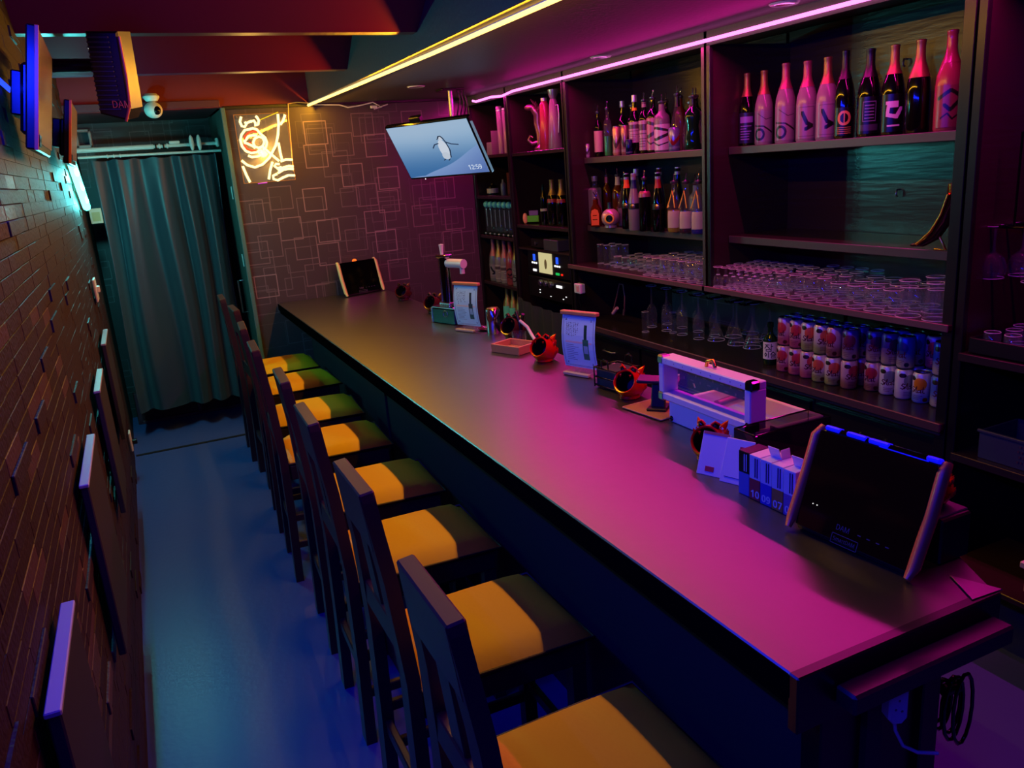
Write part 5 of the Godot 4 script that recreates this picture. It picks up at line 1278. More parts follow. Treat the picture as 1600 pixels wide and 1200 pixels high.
func narrow_units() -> void:
	# unit at the far wall: tubes, box, glass tubes with pale ball stoppers, small champagne
	for k in 2:
		var t := thing("paper_tube", ["tall pink-lit paper tube on the far narrow shelf, left one", "tall pink-lit paper tube on the far narrow shelf, right one"][k], "tube", Vector3(2.58, 1.83, -5.6 + 0.1 * k), 0.0, "paper tubes on the far shelf")
		part("tube", M.new().lathe(pr([0.0, 0.0, 0.024, 0.0, 0.024, 0.33 - 0.02 * k, 0.021, 0.335 - 0.02 * k, 0.02, 0.31]), 16), mats["white coat"], t)
		part("cap_ring", M.new().lathe(pr([0.025, 0.3, 0.0255, 0.305, 0.025, 0.31]), 16), mats["silver foil"], t)
	var bx := thing("paper_box", "small pink-lit paper box beside the tall tubes on the far narrow shelf", "box", Vector3(2.57, 1.83, -5.73))
	part("box", M.new().box(Vector3(0, 0.045, 0), Vector3(0.07, 0.09, 0.09), 0.002), mats["white coat"], bx)
	part("raised_flap", M.new().box(Vector3(0.0, 0.12, 0.04), Vector3(0.06, 0.1, 0.003), 0.001), mats["white coat"], bx)
	for k in 3:
		bottle("small_bottle", ["small dark jar with a pale label under the screen on the far narrow shelf", "slim small bottle under the screen on the far narrow shelf", "rounded clear decanter under the screen on the far narrow shelf"][k], "small bottles under the screen", Vector3(2.6, 1.53, -5.87 + 0.2 * k), [0.1, 0.13, 0.14][k], [0.045, 0.02, 0.04][k], [SPIRIT, WINE, TEAR][k], ["dark glass", "frosted bottle", "clear glass"][k], {"label": "cream label", "la": 0.15, "lb": 0.5} if k == 0 else {})
	var cd := thing("cardboard_box", "reddish box lying behind the small bottles on the far narrow shelf", "box", Vector3(2.72, 1.53, -5.65))
	part("box", M.new().box(Vector3(0, 0.08, 0), Vector3(0.1, 0.16, 0.2), 0.003), mk("maroon card", Color(0.35, 0.1, 0.12), 0.6), cd)
	for k in 7:
		var t := thing("test_tube", "clear shot tube with a pale green ball stopper, %s from the left in its row" % ORD[k], "shot tube", Vector3(2.55, 1.228, -5.9 + 0.083 * k), 0.0, "shot tubes with ball stoppers")
		part("tube", M.new().lathe(pr([0.0, 0.02, 0.012, 0.022, 0.016, 0.035, 0.018, 0.2, 0.015, 0.215]), 14), mats["clear glass"], t)
		part("stopper", M.new().ball(Vector3(0, 0.232, 0), Vector3(0.026, 0.026, 0.026), 14), mats["mint"], t)
		part("foil_strip", M.new().box(Vector3(-0.01, 0.13, 0.012), Vector3(0.004, 0.13, 0.006), 0.001), mats["silver foil"], t)
	var rk := thing("tube_rack", "low clear rack with pale knobs holding the shot tubes", "rack", Vector3(2.57, 1.228, -5.65))
	part("board", M.new().box(Vector3(0, 0.012, 0), Vector3(0.08, 0.012, 0.6), 0.002), mats["green glass"], rk)
	for k in 7: part("knob", M.new().ball(Vector3(-0.042, 0.012, -0.25 + 0.083 * k), Vector3(0.009, 0.009, 0.009), 8), mats["silver foil"], rk)
	var foils := ["pink foil", "gold foil", "pink foil", "rose coat", "gold foil"]
	var bods := ["frosted bottle", "white coat", "white coat", "rose coat", "frosted bottle"]
	for k in 5:
		bottle("champagne_bottle", ["white champagne bottle with pink foil and a dark splash, leftmost on the far narrow shelf", "white champagne bottle with gold foil, second on the far narrow shelf", "white champagne bottle with pink foil, third on the far narrow shelf", "rose champagne bottle with a dark splash, fourth on the far narrow shelf", "grey champagne bottle with dotted gold foil, rightmost on the far narrow shelf"][k], "champagne on the far narrow shelf", Vector3(2.565, 0.862, -5.87 + 0.105 * k), 0.33, 0.04, CHAMP, bods[k], {"foil": foils[k], "foil_from": 0.6, "label": ["print splash", "print pale", "print pale", "print lozenge", "print wheel"][k], "la": 0.08, "lb": 0.42, "a0": 0.4})
	for k in 3:
		bottle("champagne_bottle", ["pale blue champagne bottle with gold foil on the lowest far shelf, left one", "pale blue champagne bottle with gold foil on the lowest far shelf, middle one", "pale blue champagne bottle with gold foil on the lowest far shelf, right one"][k], "champagne on the lowest far shelf", Vector3(2.57, 0.5, -5.68 + 0.11 * k), 0.33, 0.04, CHAMP, "mint" if k < 2 else "white coat", {"foil": "gold foil", "foil_from": 0.55})
	# unit with the sound equipment
	var t := thing("dragon_trophy", "ornate pinkish metal dragon decanter on the upper shelf beside two pink bottles", "figurine", Vector3(2.62, 1.825, -5.06), deg_to_rad(-55))
	part("base", M.new().lathe(pr([0.0, 0.0, 0.04, 0.0, 0.042, 0.02, 0.024, 0.035, 0.02, 0.05]), 16), mats["pewter"], t)
	part("body", M.new().tube([Vector3(0, 0.04, 0), Vector3(0.01, 0.11, 0), Vector3(-0.008, 0.18, 0), Vector3(0.0, 0.24, 0.01), Vector3(-0.03, 0.28, 0.02)], [0.02, 0.03, 0.027, 0.03, 0.022], 12), mats["pewter"], t)
	part("head", M.new().ball(Vector3(-0.05, 0.285, 0.025), Vector3(0.04, 0.022, 0.022), 12), mats["pewter"], t)
	for k in 6:
		var a := -0.8 + 0.55 * k
		part("scale_frill", M.new().tube([Vector3(0, 0.2 + 0.018 * k, 0), Vector3(0.04 * cos(a), 0.225 + 0.018 * k, 0.03 * sin(a)), Vector3(0.07 * cos(a), 0.255 + 0.016 * k, 0.05 * sin(a))], [0.012, 0.012, 0.002], 8), mats["pewter"], t)
	part("tail", M.new().tube([Vector3(0.0, 0.06, 0.0), Vector3(-0.05, 0.05, 0.02), Vector3(-0.075, 0.075, 0.02), Vector3(-0.06, 0.1, 0.02), Vector3(-0.04, 0.09, 0.02)], [0.014, 0.013, 0.012, 0.009, 0.004], 8), mats["pewter"], t)
	t = thing("tall_bottle", "tall tapered rose bottle between the dragon decanter and the silver one", "bottle", Vector3(2.6, 1.825, -4.93), 0.0, "tall tapered bottles")
	part("body", M.new().lathe(pr([0.0, 0.0, 0.042, 0.0, 0.045, 0.01, 0.03, 0.29, 0.02, 0.31]), 20), mats["rose coat"], t)
	part("cap", M.new().lathe(pr([0.021, 0.31, 0.022, 0.33, 0.0, 0.332]), 14), mats["silver foil"], t)
	t = thing("tall_bottle", "tall tapered silver bottle with a crown stopper beside the post", "bottle", Vector3(2.6, 1.825, -4.8), 0.0, "tall tapered bottles")
	part("body", M.new().lathe(pr([0.0, 0.0, 0.045, 0.0, 0.048, 0.01, 0.03, 0.27, 0.022, 0.31]), 20), mats["white coat"], t)
	part("crown", M.new().lathe(pr([0.018, 0.31, 0.03, 0.34, 0.034, 0.37, 0.026, 0.36, 0.0, 0.34]), 12), mats["silver foil"], t)
	part("side_handle", M.new().tube([Vector3(0.0, 0.27, 0.03), Vector3(0, 0.27, 0.06), Vector3(0, 0.2, 0.066), Vector3(0, 0.1, 0.05)], 0.005, 6), mats["silver foil"], t)
	for k in 3:
		bottle("champagne_bottle", ["slim dark bottle with pale neck, leftmost of three above the sound equipment", "dark champagne bottle with gold foil and red mark, middle of three above the sound equipment", "dark champagne bottle with gold foil and red mark, against the post above the sound equipment"][k], "bottles above the sound equipment", Vector3(2.6, 1.333, -5.02 + 0.13 * k), 0.3, [0.026, 0.04, 0.04][k], CHAMP if k else WINE, "dark glass", {"foil": "gold foil", "foil_from": 0.66, "label": "red foil", "la": 0.5, "lb": 0.58, "a0": 0.3} if k else {"label": "cream label", "la": 0.3, "lb": 0.36})
	t = thing("toy_sign", "small green and purple paper sign in front of the bottles above the sound equipment", "sign", Vector3(2.57, 1.333, -5.17), deg_to_rad(-50))
	part("base_plate", M.new().box(Vector3(0.015, 0.035, 0), Vector3(0.09, 0.045, 0.01), 0.003), mk("lime", Color(0.4, 0.7, 0.12), 0.5), t)
	part("upper_plate", M.new().box(Vector3(0.02, 0.075, -0.004), Vector3(0.07, 0.035, 0.008), 0.003), mk("violet card", Color(0.55, 0.3, 0.6), 0.5), t)
	part("figure", M.new().ball(Vector3(-0.045, 0.04, 0), Vector3(0.02, 0.04, 0.01), 10), mk("peach", Color(0.9, 0.55, 0.4), 0.5), t)
	var inks: Array = [mats["indicator blue"], mats["indicator white"], mats["indicator green"], mats["indicator red"]]
	t = thing("receiver", "flat black receiver and grey unit on top of the sound equipment stack", "device", Vector3(2.56, 1.17, -4.9), 0.0, "sound equipment")
	part("case", M.new().box(Vector3(0.06, 0.04, -0.1), Vector3(0.2, 0.06, 0.2), 0.004), mats["black plastic"], t)
	part("grey_unit", M.new().box(Vector3(0.05, 0.04, 0.13), Vector3(0.22, 0.075, 0.2), 0.004), mats["grey device"], t)
	part("dial", M.new().lathe(pr([0.013, 0.0, 0.012, 0.008, 0.0, 0.009]), 14, Transform3D(Basis.from_euler(Vector3(0, 0, PI / 2)), Vector3(-0.04, 0.04, -0.12))), mats["steel"], t)
	part("shelf_board", M.new().box(Vector3(0.12, -0.005, 0), Vector3(0.35, 0.012, 0.74)), mats["back bar wood"], t)
	t = thing("karaoke_player", "black karaoke player with a lit cream screen and blue buttons", "device", Vector3(2.55, 0.985, -4.9), 0.0, "sound equipment")
	part("case", M.new().box(Vector3(0.12, 0.085, 0), Vector3(0.26, 0.17, 0.62), 0.006), mats["black plastic"], t)
	var ps := part("screen", M.new().box(Vector3(-0.012, 0.09, -0.03), Vector3(0.008, 0.14, 0.19), 0.001), mats["lit panel"], t)
	part("screen_mark", M.new().ball(Vector3(-0.017, 0.085, -0.02), Vector3(0.001, 0.035, 0.02), 10), mk("cream mark", Color(0.6, 0.56, 0.4), 0.5), ps)
	for s in [-1.0, 1.0]:
		var zc: float = -0.03 + 0.17 * s
		part("blue_button", M.new().box(Vector3(-0.012, 0.12, zc), Vector3(0.006, 0.045, 0.03), 0.002), inks[0], t)
		for k in 3: part("button", M.new().box(Vector3(-0.012, 0.082, zc - 0.03 + 0.03 * k), Vector3(0.006, 0.012, 0.02), 0.002), inks[1], t)
		part("button", M.new().box(Vector3(-0.012, 0.03, zc), Vector3(0.006, 0.016, 0.05), 0.002), inks[1] if s < 0 else inks[2], t)
	part("button", M.new().box(Vector3(-0.012, 0.03, 0.2), Vector3(0.006, 0.012, 0.02), 0.002), inks[3], t)
	t = thing("amplifier", "black amplifier with three knobs under the karaoke player", "device", Vector3(2.55, 0.82, -4.9), 0.0, "sound equipment")
	part("case", M.new().box(Vector3(0.12, 0.075, 0), Vector3(0.26, 0.15, 0.64), 0.006), mats["black plastic"], t)
	for k in 3: part("knob", M.new().lathe(pr([0.022, 0.0, 0.021, 0.02, 0.017, 0.026, 0.0, 0.027]), 16, Transform3D(Basis.from_euler(Vector3(0, 0, PI / 2)), Vector3(-0.01, 0.115, -0.1 + 0.075 * k))), mats["steel"], t)
	part("lit_plate", M.new().box(Vector3(-0.012, 0.11, 0.15), Vector3(0.005, 0.018, 0.08), 0.002), inks[1], t)
	for e in [[0.06, -0.14, 1], [0.04, -0.14, 1], [0.03, 0.2, 1], [0.05, 0.24, 1], [0.03, 0.02, 1]]: part("small_lamp", M.new().box(Vector3(-0.011, e[0], e[1]), Vector3(0.003, 0.006, 0.014), 0.001), inks[e[2]], t)
	# black cloth over the lower part, charger and cable loop
	t = thing("black_cloth", "black cloth hung over the lower part of the sound equipment unit", "cloth", Vector3(2.47, 0.0, -4.9))
	var cm := M.new()
	var f := func(u: float, v: float) -> Vector3:
		return Vector3(0.012 * sin(u * 14.0 + v * 1.5) * (0.3 + v) + 0.01 * sin(u * 31.0), 0.81 - 0.75 * v - 0.03 * u * (1.0 - v) - 0.02 * sin(u * PI) * (1.0 - v), (u - 0.5) * 0.76)
	for i in 40:
		for j in 14:
			var q: Array[Vector3] = []
			for e in [[0, 0], [1, 0], [1, 1], [0, 1]]: q.append(f.call(float(i + e[0]) / 40, float(j + e[1]) / 14))
			var nn := (q[1] - q[0]).cross(q[3] - q[0]).normalized()
			if nn.x > 0: nn = -nn
			cm.tri(q[0], q[1], q[2], nn, nn, nn); cm.tri(q[0], q[2], q[3], nn, nn, nn)
	part("cloth", cm, mats["black cloth"], t)
	t = thing("charger", "white square charger plugged in beside the black cloth", "charger", Vector3(2.475, 0.97, -4.36))
	part("block", M.new().box(Vector3(0, 0, 0), Vector3(0.04, 0.06, 0.075), 0.004), mats["white plastic"], t)
	part("slot", M.new().box(Vector3(-0.021, 0, 0.01), Vector3(0.002, 0.035, 0.03)), mats["pink cloth"], t)
	part("lead", M.new().tube([Vector3(0, -0.03, 0), Vector3(0, -0.08, -0.01), Vector3(0.01, -0.12, -0.01)], 0.006, 6), mats["black plastic"], t)
	t = thing("cable_loop", "dark cable hanging in a loop with a small plug above the back counter", "cable", Vector3(2.62, 0.9, -4.12))
	part("cord", M.new().tube([Vector3(0, -0.1, -0.1), Vector3(0, 0.02, -0.04), Vector3(0.01, 0.1, -0.02), Vector3(0.01, 0.1, 0.02), Vector3(0, 0.03, 0.05), Vector3(0, -0.06, 0.04)], 0.005, 6), mk("wine cable", Color(0.4, 0.2, 0.24), 0.4), t)
	part("plug", M.new().tube([Vector3(0, -0.09, -0.09), Vector3(0, -0.05, -0.04)], 0.011, 8), mats["pink cloth"], t)
	part("inline_switch", M.new().tube([Vector3(0, -0.05, 0.04), Vector3(0, -0.085, 0.03)], 0.008, 8), mats["pewter"], t)

func ring(r: float, y: float, w := 0.0013) -> M:
	var p := []
	for k in 19: p.append(Vector3(r * cos(TAU * k / 18.0), y, r * sin(TAU * k / 18.0)))
	return M.new().tube(p, w, 5)

# ---------------------------------------------------------------- glasses
func glass_shape(kind: String) -> Node3D:
	var o := Node3D.new()
	var g: Material = mats["clear glass"]
	match kind:
		"tumbler":      # straight glass standing upside down
			part("wall", M.new().lathe(pr([0.031, 0.0, 0.033, 0.001, 0.0285, 0.097, 0.026, 0.1]), 18), g, o)
			part("base", M.new().lathe(pr([0.026, 0.1, 0.0, 0.1]), 18), g, o)
			part("inner_base", M.new().lathe(pr([0.0, 0.086, 0.026, 0.086]), 18), g, o)
		"tall":
			part("wall", M.new().lathe(pr([0.021, 0.0, 0.021, 0.115, 0.019, 0.12]), 16), g, o)
			part("base", M.new().lathe(pr([0.019, 0.12, 0.0, 0.12]), 16), g, o)
			part("inner_base", M.new().lathe(pr([0.0, 0.1, 0.019, 0.1]), 16), g, o)
		"shot":         # small footed glass upside down
			part("bowl", M.new().lathe(pr([0.022, 0.0, 0.024, 0.03, 0.02, 0.048, 0.009, 0.058]), 16), g, o)
			part("stem", M.new().lathe(pr([0.009, 0.058, 0.006, 0.07, 0.007, 0.086]), 12), g, o)
			part("foot", M.new().lathe(pr([0.007, 0.086, 0.022, 0.094, 0.022, 0.097, 0.0, 0.097]), 16), g, o)
		"short":
			part("wall", M.new().lathe(pr([0.026, 0.0, 0.028, 0.001, 0.026, 0.06, 0.023, 0.064]), 16), g, o)
			part("base", M.new().lathe(pr([0.023, 0.064, 0.0, 0.064]), 16), g, o)
		"mug":
			part("wall", M.new().lathe(pr([0.036, 0.0, 0.038, 0.002, 0.037, 0.085, 0.033, 0.09]), 18), g, o)
			part("base", M.new().lathe(pr([0.033, 0.09, 0.0, 0.09]), 18), g, o)
			part("handle", M.new().tube([Vector3(0, 0.074, 0.036), Vector3(0, 0.072, 0.056), Vector3(0, 0.046, 0.063), Vector3(0, 0.022, 0.056), Vector3(0, 0.018, 0.036)], 0.0045, 8), g, o)
		"flared":       # tapered beer glass upside down
			part("wall", M.new().lathe(pr([0.043, 0.0, 0.044, 0.003, 0.03, 0.1, 0.031, 0.125, 0.034, 0.13]), 20), g, o)
			part("base", M.new().lathe(pr([0.034, 0.13, 0.032, 0.138, 0.0, 0.138]), 20), g, o)
			part("inner_base", M.new().lathe(pr([0.0, 0.112, 0.029, 0.112]), 20), g, o)
		"flute":        # hung by the foot, bowl down
			part("bowl", M.new().lathe(pr([0.027, 0.0, 0.0285, 0.002, 0.03, 0.07, 0.028, 0.1, 0.018, 0.122, 0.006, 0.135]), 18), g, o)
			part("stem", M.new().lathe(pr([0.006, 0.135, 0.004, 0.17, 0.005, 0.225]), 10), g, o)
			part("foot", M.new().lathe(pr([0.005, 0.225, 0.03, 0.233, 0.031, 0.235, 0.0, 0.236]), 18), g, o)
		"martini":
			part("bowl", M.new().lathe(pr([0.042, 0.0, 0.043, 0.001, 0.03, 0.04, 0.012, 0.085, 0.005, 0.1]), 18), g, o)
			part("stem", M.new().lathe(pr([0.005, 0.1, 0.004, 0.15, 0.005, 0.205]), 10), g, o)
			part("foot", M.new().lathe(pr([0.005, 0.205, 0.032, 0.213, 0.033, 0.215, 0.0, 0.216]), 18), g, o)
		"wine":
			part("bowl", M.new().lathe(pr([0.036, 0.0, 0.042, 0.02, 0.043, 0.04, 0.034, 0.066, 0.014, 0.083, 0.006, 0.09]), 20), g, o)
			part("stem", M.new().lathe(pr([0.006, 0.09, 0.004, 0.12, 0.006, 0.165]), 10), g, o)
			part("foot", M.new().lathe(pr([0.006, 0.165, 0.034, 0.173, 0.035, 0.176, 0.0, 0.177]), 20), g, o)
	for e in {"tumbler": [[0.032, 0.001], [0.027, 0.099]], "tall": [[0.021, 0.001], [0.02, 0.119]], "shot": [[0.023, 0.001], [0.022, 0.096], [0.009, 0.058]], "short": [[0.027, 0.001], [0.0245, 0.063]], "mug": [[0.037, 0.001], [0.035, 0.088]], "flared": [[0.0435, 0.001], [0.03, 0.108], [0.034, 0.131]], "flute": [[0.0275, 0.001], [0.031, 0.235]], "martini": [[0.0425, 0.001], [0.033, 0.215]], "wine": [[0.037, 0.001], [0.035, 0.176]]}[kind]:
		part("rim", ring(e[0], e[1]), mats["glass edge highlight"], o)  # pale rings paint the bright highlights along glass rims and bases
	return o

func glasses(kind: String, called: String, cat: String, group: String, label: String, spots: Array) -> void:
	var proto := glass_shape(kind)
	for k in spots.size():
		var s: Array = spots[k]
		var o: Node3D = proto if k == 0 else proto.duplicate()
		o.name = numbered(called)
		add_child(o)
		o.position = Vector3(s[0], s[1], s[2])
		o.rotation.y = s[3] if s.size() > 3 else 0.7 * k
		tag(o, s[4] if s.size() > 4 else label, cat, group)

func grid(x0: float, nx: int, dx: float, y: float, z0: float, nz: int, dz: float, what: String, turn := -1.0) -> Array:
	var o := []
	for i in nz:
		for j in nx:
			o.append([x0 + dx * j, y, z0 + dz * i + 0.35 * dz * (j % 2), turn if turn >= 0.0 else 0.7 * i + j, "%s, %s row, %s from the left" % [what, "front" if j == 0 else ORD[j], ORD[i]]])
	return o

func glassware() -> void:
	var y := 1.112
	# the long glass shelf, left to right
	glasses("tall", "highball_glass", "glass", "tall glasses on the middle glass shelf", "", grid(2.62, 2, 0.07, y, -4.33, 3, 0.075, "tall narrow glass on the middle glass shelf"))
	glasses("short", "short_glass", "glass", "short glasses on the middle glass shelf", "", grid(2.6, 3, 0.075, y, -4.1, 5, 0.085, "short clear glass on the middle glass shelf"))
	glasses("tumbler", "tumbler", "glass", "tumblers on the middle glass shelf", "", grid(2.53, 4, 0.085, y, -3.68, 7, 0.078, "upturned tumbler on the middle glass shelf"))
	glasses("shot", "footed_shot_glass", "glass", "footed shot glasses", "", grid(2.51, 5, 0.062, y, -3.07, 7, 0.055, "small upturned footed glass on the right glass shelf"))
	glasses("tumbler", "tumbler", "glass", "tumblers on the right glass shelf", "", grid(2.535, 4, 0.09, y, -2.67, 4, 0.08, "upturned tumbler between footed glasses and mugs"))
	var mugs := grid(2.53, 3, 0.1, y, -2.345, 4, 0.085, "upturned glass mug with a handle", 0.5)
	glasses("mug", "glass_mug", "mug", "glass mugs on the right glass shelf", "", mugs)
	glasses("flared", "beer_glass", "glass", "flared beer glasses", "", [[2.52, y, -2.015, 0.0, "flared beer glass upside down at the shelf's right end, left of the front two"], [2.53, y, -1.91, 0.0, "flared beer glass upside down, rightmost in front on the right glass shelf"], [2.64, y, -2.0, 0.0, "flared beer glass upside down behind the front two, left one"], [2.65, y, -1.9, 0.0, "flared beer glass upside down behind the front two, right one"]])
	# rack of stems under the shelf
	var top := 1.045
	for r in 6:
		var z := -3.72 + 0.14 * r
		var rk := thing("glass_hanger", "black metal hanger rail for stemmed glasses, %s from the left under the shelf" % ORD[r], "hanger rail", Vector3(2.64, top, z), 0.0, "hanger rails under the glass shelf")
		for s in [-1.0, 1.0]: part("rail", M.new().tube([Vector3(-0.12, 0.0, 0.012 * s), Vector3(-0.11, -0.008, 0.012 * s), Vector3(0.22, -0.008, 0.012 * s)], 0.0045, 6), mats["gloss black"], rk)
		for x in [-0.02, 0.16]: part("bracket", M.new().box(Vector3(x, 0.02, 0), Vector3(0.012, 0.05, 0.04), 0.002), mats["gloss black"], rk)
	var flutes := []
	for i in 4:
		for j in 2: flutes.append([2.57 + 0.105 * j, 0.805, -3.72 + 0.14 * i, 0.0, "clear flute hanging upside down, %s row, %s from the left" % [["front", "back"][j], ORD[i]]])
	glasses("flute", "champagne_flute", "glass", "flutes hung upside down", "", flutes)
	var cones := []
	for p in [[2.57, -3.16, "front", 0], [2.58, -3.02, "front", 1], [2.59, -2.92, "front", 2], [2.68, -3.16, "second", 0], [2.69, -3.02, "second", 1], [2.79, -3.16, "third", 0], [2.79, -3.02, "third", 1]]:
		cones.append([p[0], 0.822, p[1], 0.0, "cone-shaped stemmed glass hanging upside down, %s row, %s from the left" % [p[2], ORD[p[3]]]])
	glasses("martini", "martini_glass", "glass", "cone glasses hung upside down", "", cones)
	for r in 1:
		var rk := thing("glass_hanger", "black metal hanger rail for stemmed glasses, end rail beside the soju bottle", "hanger rail", Vector3(2.64, top, -2.92), 0.0, "hanger rails under the glass shelf")
		for s in [-1.0, 1.0]: part("rail", M.new().tube([Vector3(-0.12, 0.0, 0.012 * s), Vector3(-0.11, -0.008, 0.012 * s), Vector3(0.22, -0.008, 0.012 * s)], 0.0045, 6), mats["gloss black"], rk)
	glasses("tall", "highball_glass", "glass", "standing highball glasses", "", [[2.6, 0.754, -3.83, 0.0, "tall clear glass standing on the back counter at the left of the hanging flutes"], [2.7, 0.754, -3.7, 0.0, "tall clear glass standing on the back counter behind the hanging flutes"]])
	# right end: hanging wine glasses and a tray of glasses
	var rr := thing("glass_hanger", "metal hanger rail with wine glasses in the unit at the right edge", "hanger rail", Vector3(2.66, 1.437, -1.6))
	for x in [-0.06, 0.02, 0.1]: part("rail", M.new().tube([Vector3(x, 0, -0.19), Vector3(x, 0, 0.3)], 0.005, 6), mats["gloss black"], rr)
	part("cross_bar", M.new().tube([Vector3(-0.1, 0.006, -0.12), Vector3(0.2, 0.006, -0.12)], 0.005, 6), mats["gloss black"], rr)
	for x in [-0.06, 0.1]: part("drop_rod", M.new().tube([Vector3(x, 0, -0.1), Vector3(x, 0.3, -0.1)], 0.004, 6), mats["gloss black"], rr)
	glasses("wine", "wine_glass", "glass", "wine glasses hung at the right edge", "", [[2.62, 1.262, -1.775, 0.0, "wine glass hanging upside down at the right edge, leftmost in front"], [2.72, 1.262, -1.74, 0.0, "wine glass hanging upside down at the right edge, behind the leftmost"], [2.62, 1.262, -1.63, 0.0, "wine glass hanging upside down at the right edge, second in front"], [2.72, 1.262, -1.6, 0.0, "wine glass hanging upside down at the right edge, behind the second"], [2.62, 1.262, -1.5, 0.0, "wine glass hanging upside down at the right edge, cut off by the frame"]])
	var tr := thing("glass_tray", "black tray full of clear glasses at the right edge of the photo", "tray", Vector3(2.66, 1.026, -1.5))
	part("tray_bottom", M.new().box(Vector3(0, 0.004, 0), Vector3(0.32, 0.008, 0.5)), mats["black plastic"], tr)
	for e in [[-0.16, 0, 0.01, 0.5], [0.16, 0, 0.01, 0.5], [0, -0.25, 0.32, 0.01], [0, 0.25, 0.32, 0.01]]:
		part("tray_side", M.new().box(Vector3(e[0], 0.026, e[1]), Vector3(e[2], 0.052, e[3]), 0.002), mats["black plastic"], tr)
	glasses("short", "short_glass", "glass", "glasses in the black tray", "", grid(2.54, 4, 0.075, 1.034, -1.7, 5, 0.07, "short clear glass in the black tray"))
	var cd := thing("price_card", "pinkish white card leaning among the glasses in the black tray", "card", Vector3(2.515, 1.06, -1.45), deg_to_rad(-80))
	cd.rotation.x = deg_to_rad(-55)
	part("card", M.new().box(Vector3(0, 0.03, 0), Vector3(0.1, 0.07, 0.003), 0.001), mats["case white"], cd)

# ---------------------------------------------------------------- cans on the back counter
func can_art(n: String, a: Color, b: Color, fruit: Color) -> String:
	var im := blank(192, 128, a)
	for y in 128:
		var k := smoothstep(60.0, 110.0, y)
		im.fill_rect(Rect2i(0, y, 192, 1), a.lerp(b, k))
	for ox in [0, 96]:
		blob(im, Vector2(ox + 52, 44), Vector2(24, 26), fruit)
		blob(im, Vector2(ox + 24, 22), Vector2(13, 10), Color(0.16, 0.09, 0.04))
		var ink := Color(0.32, 0.06, 0.16)
		stroke(im, [Vector2(ox + 34, 62), Vector2(ox + 26, 58), Vector2(ox + 22, 66), Vector2(ox + 32, 72), Vector2(ox + 26, 82), Vector2(ox + 18, 78)], 3, ink)      # S
		stroke(im, [Vector2(ox + 32, 80), Vector2(ox + 42, 56), Vector2(ox + 40, 80), Vector2(ox + 44, 82)], 3, ink)                                     # l
		stroke(im, [Vector2(ox + 54, 70), Vector2(ox + 46, 72), Vector2(ox + 46, 81), Vector2(ox + 54, 80), Vector2(ox + 56, 69), Vector2(ox + 57, 82)], 3, ink)  # a
		stroke(im, [Vector2(ox + 64, 58), Vector2(ox + 62, 80), Vector2(ox + 68, 82)], 3, ink)                                                           # t
		stroke(im, [Vector2(ox + 58, 68), Vector2(ox + 69, 66)], 2, ink)
		for k in 3: im.fill_rect(Rect2i(ox + 28, 94 + 7 * k, 34 - 6 * k, 2), ink.lerp(b, 0.4))
		blob(im, Vector2(ox + 72, 110), Vector2(9, 9), fruit.darkened(0.5))
	tex(n, im, 0.28, 0.25)
	return n

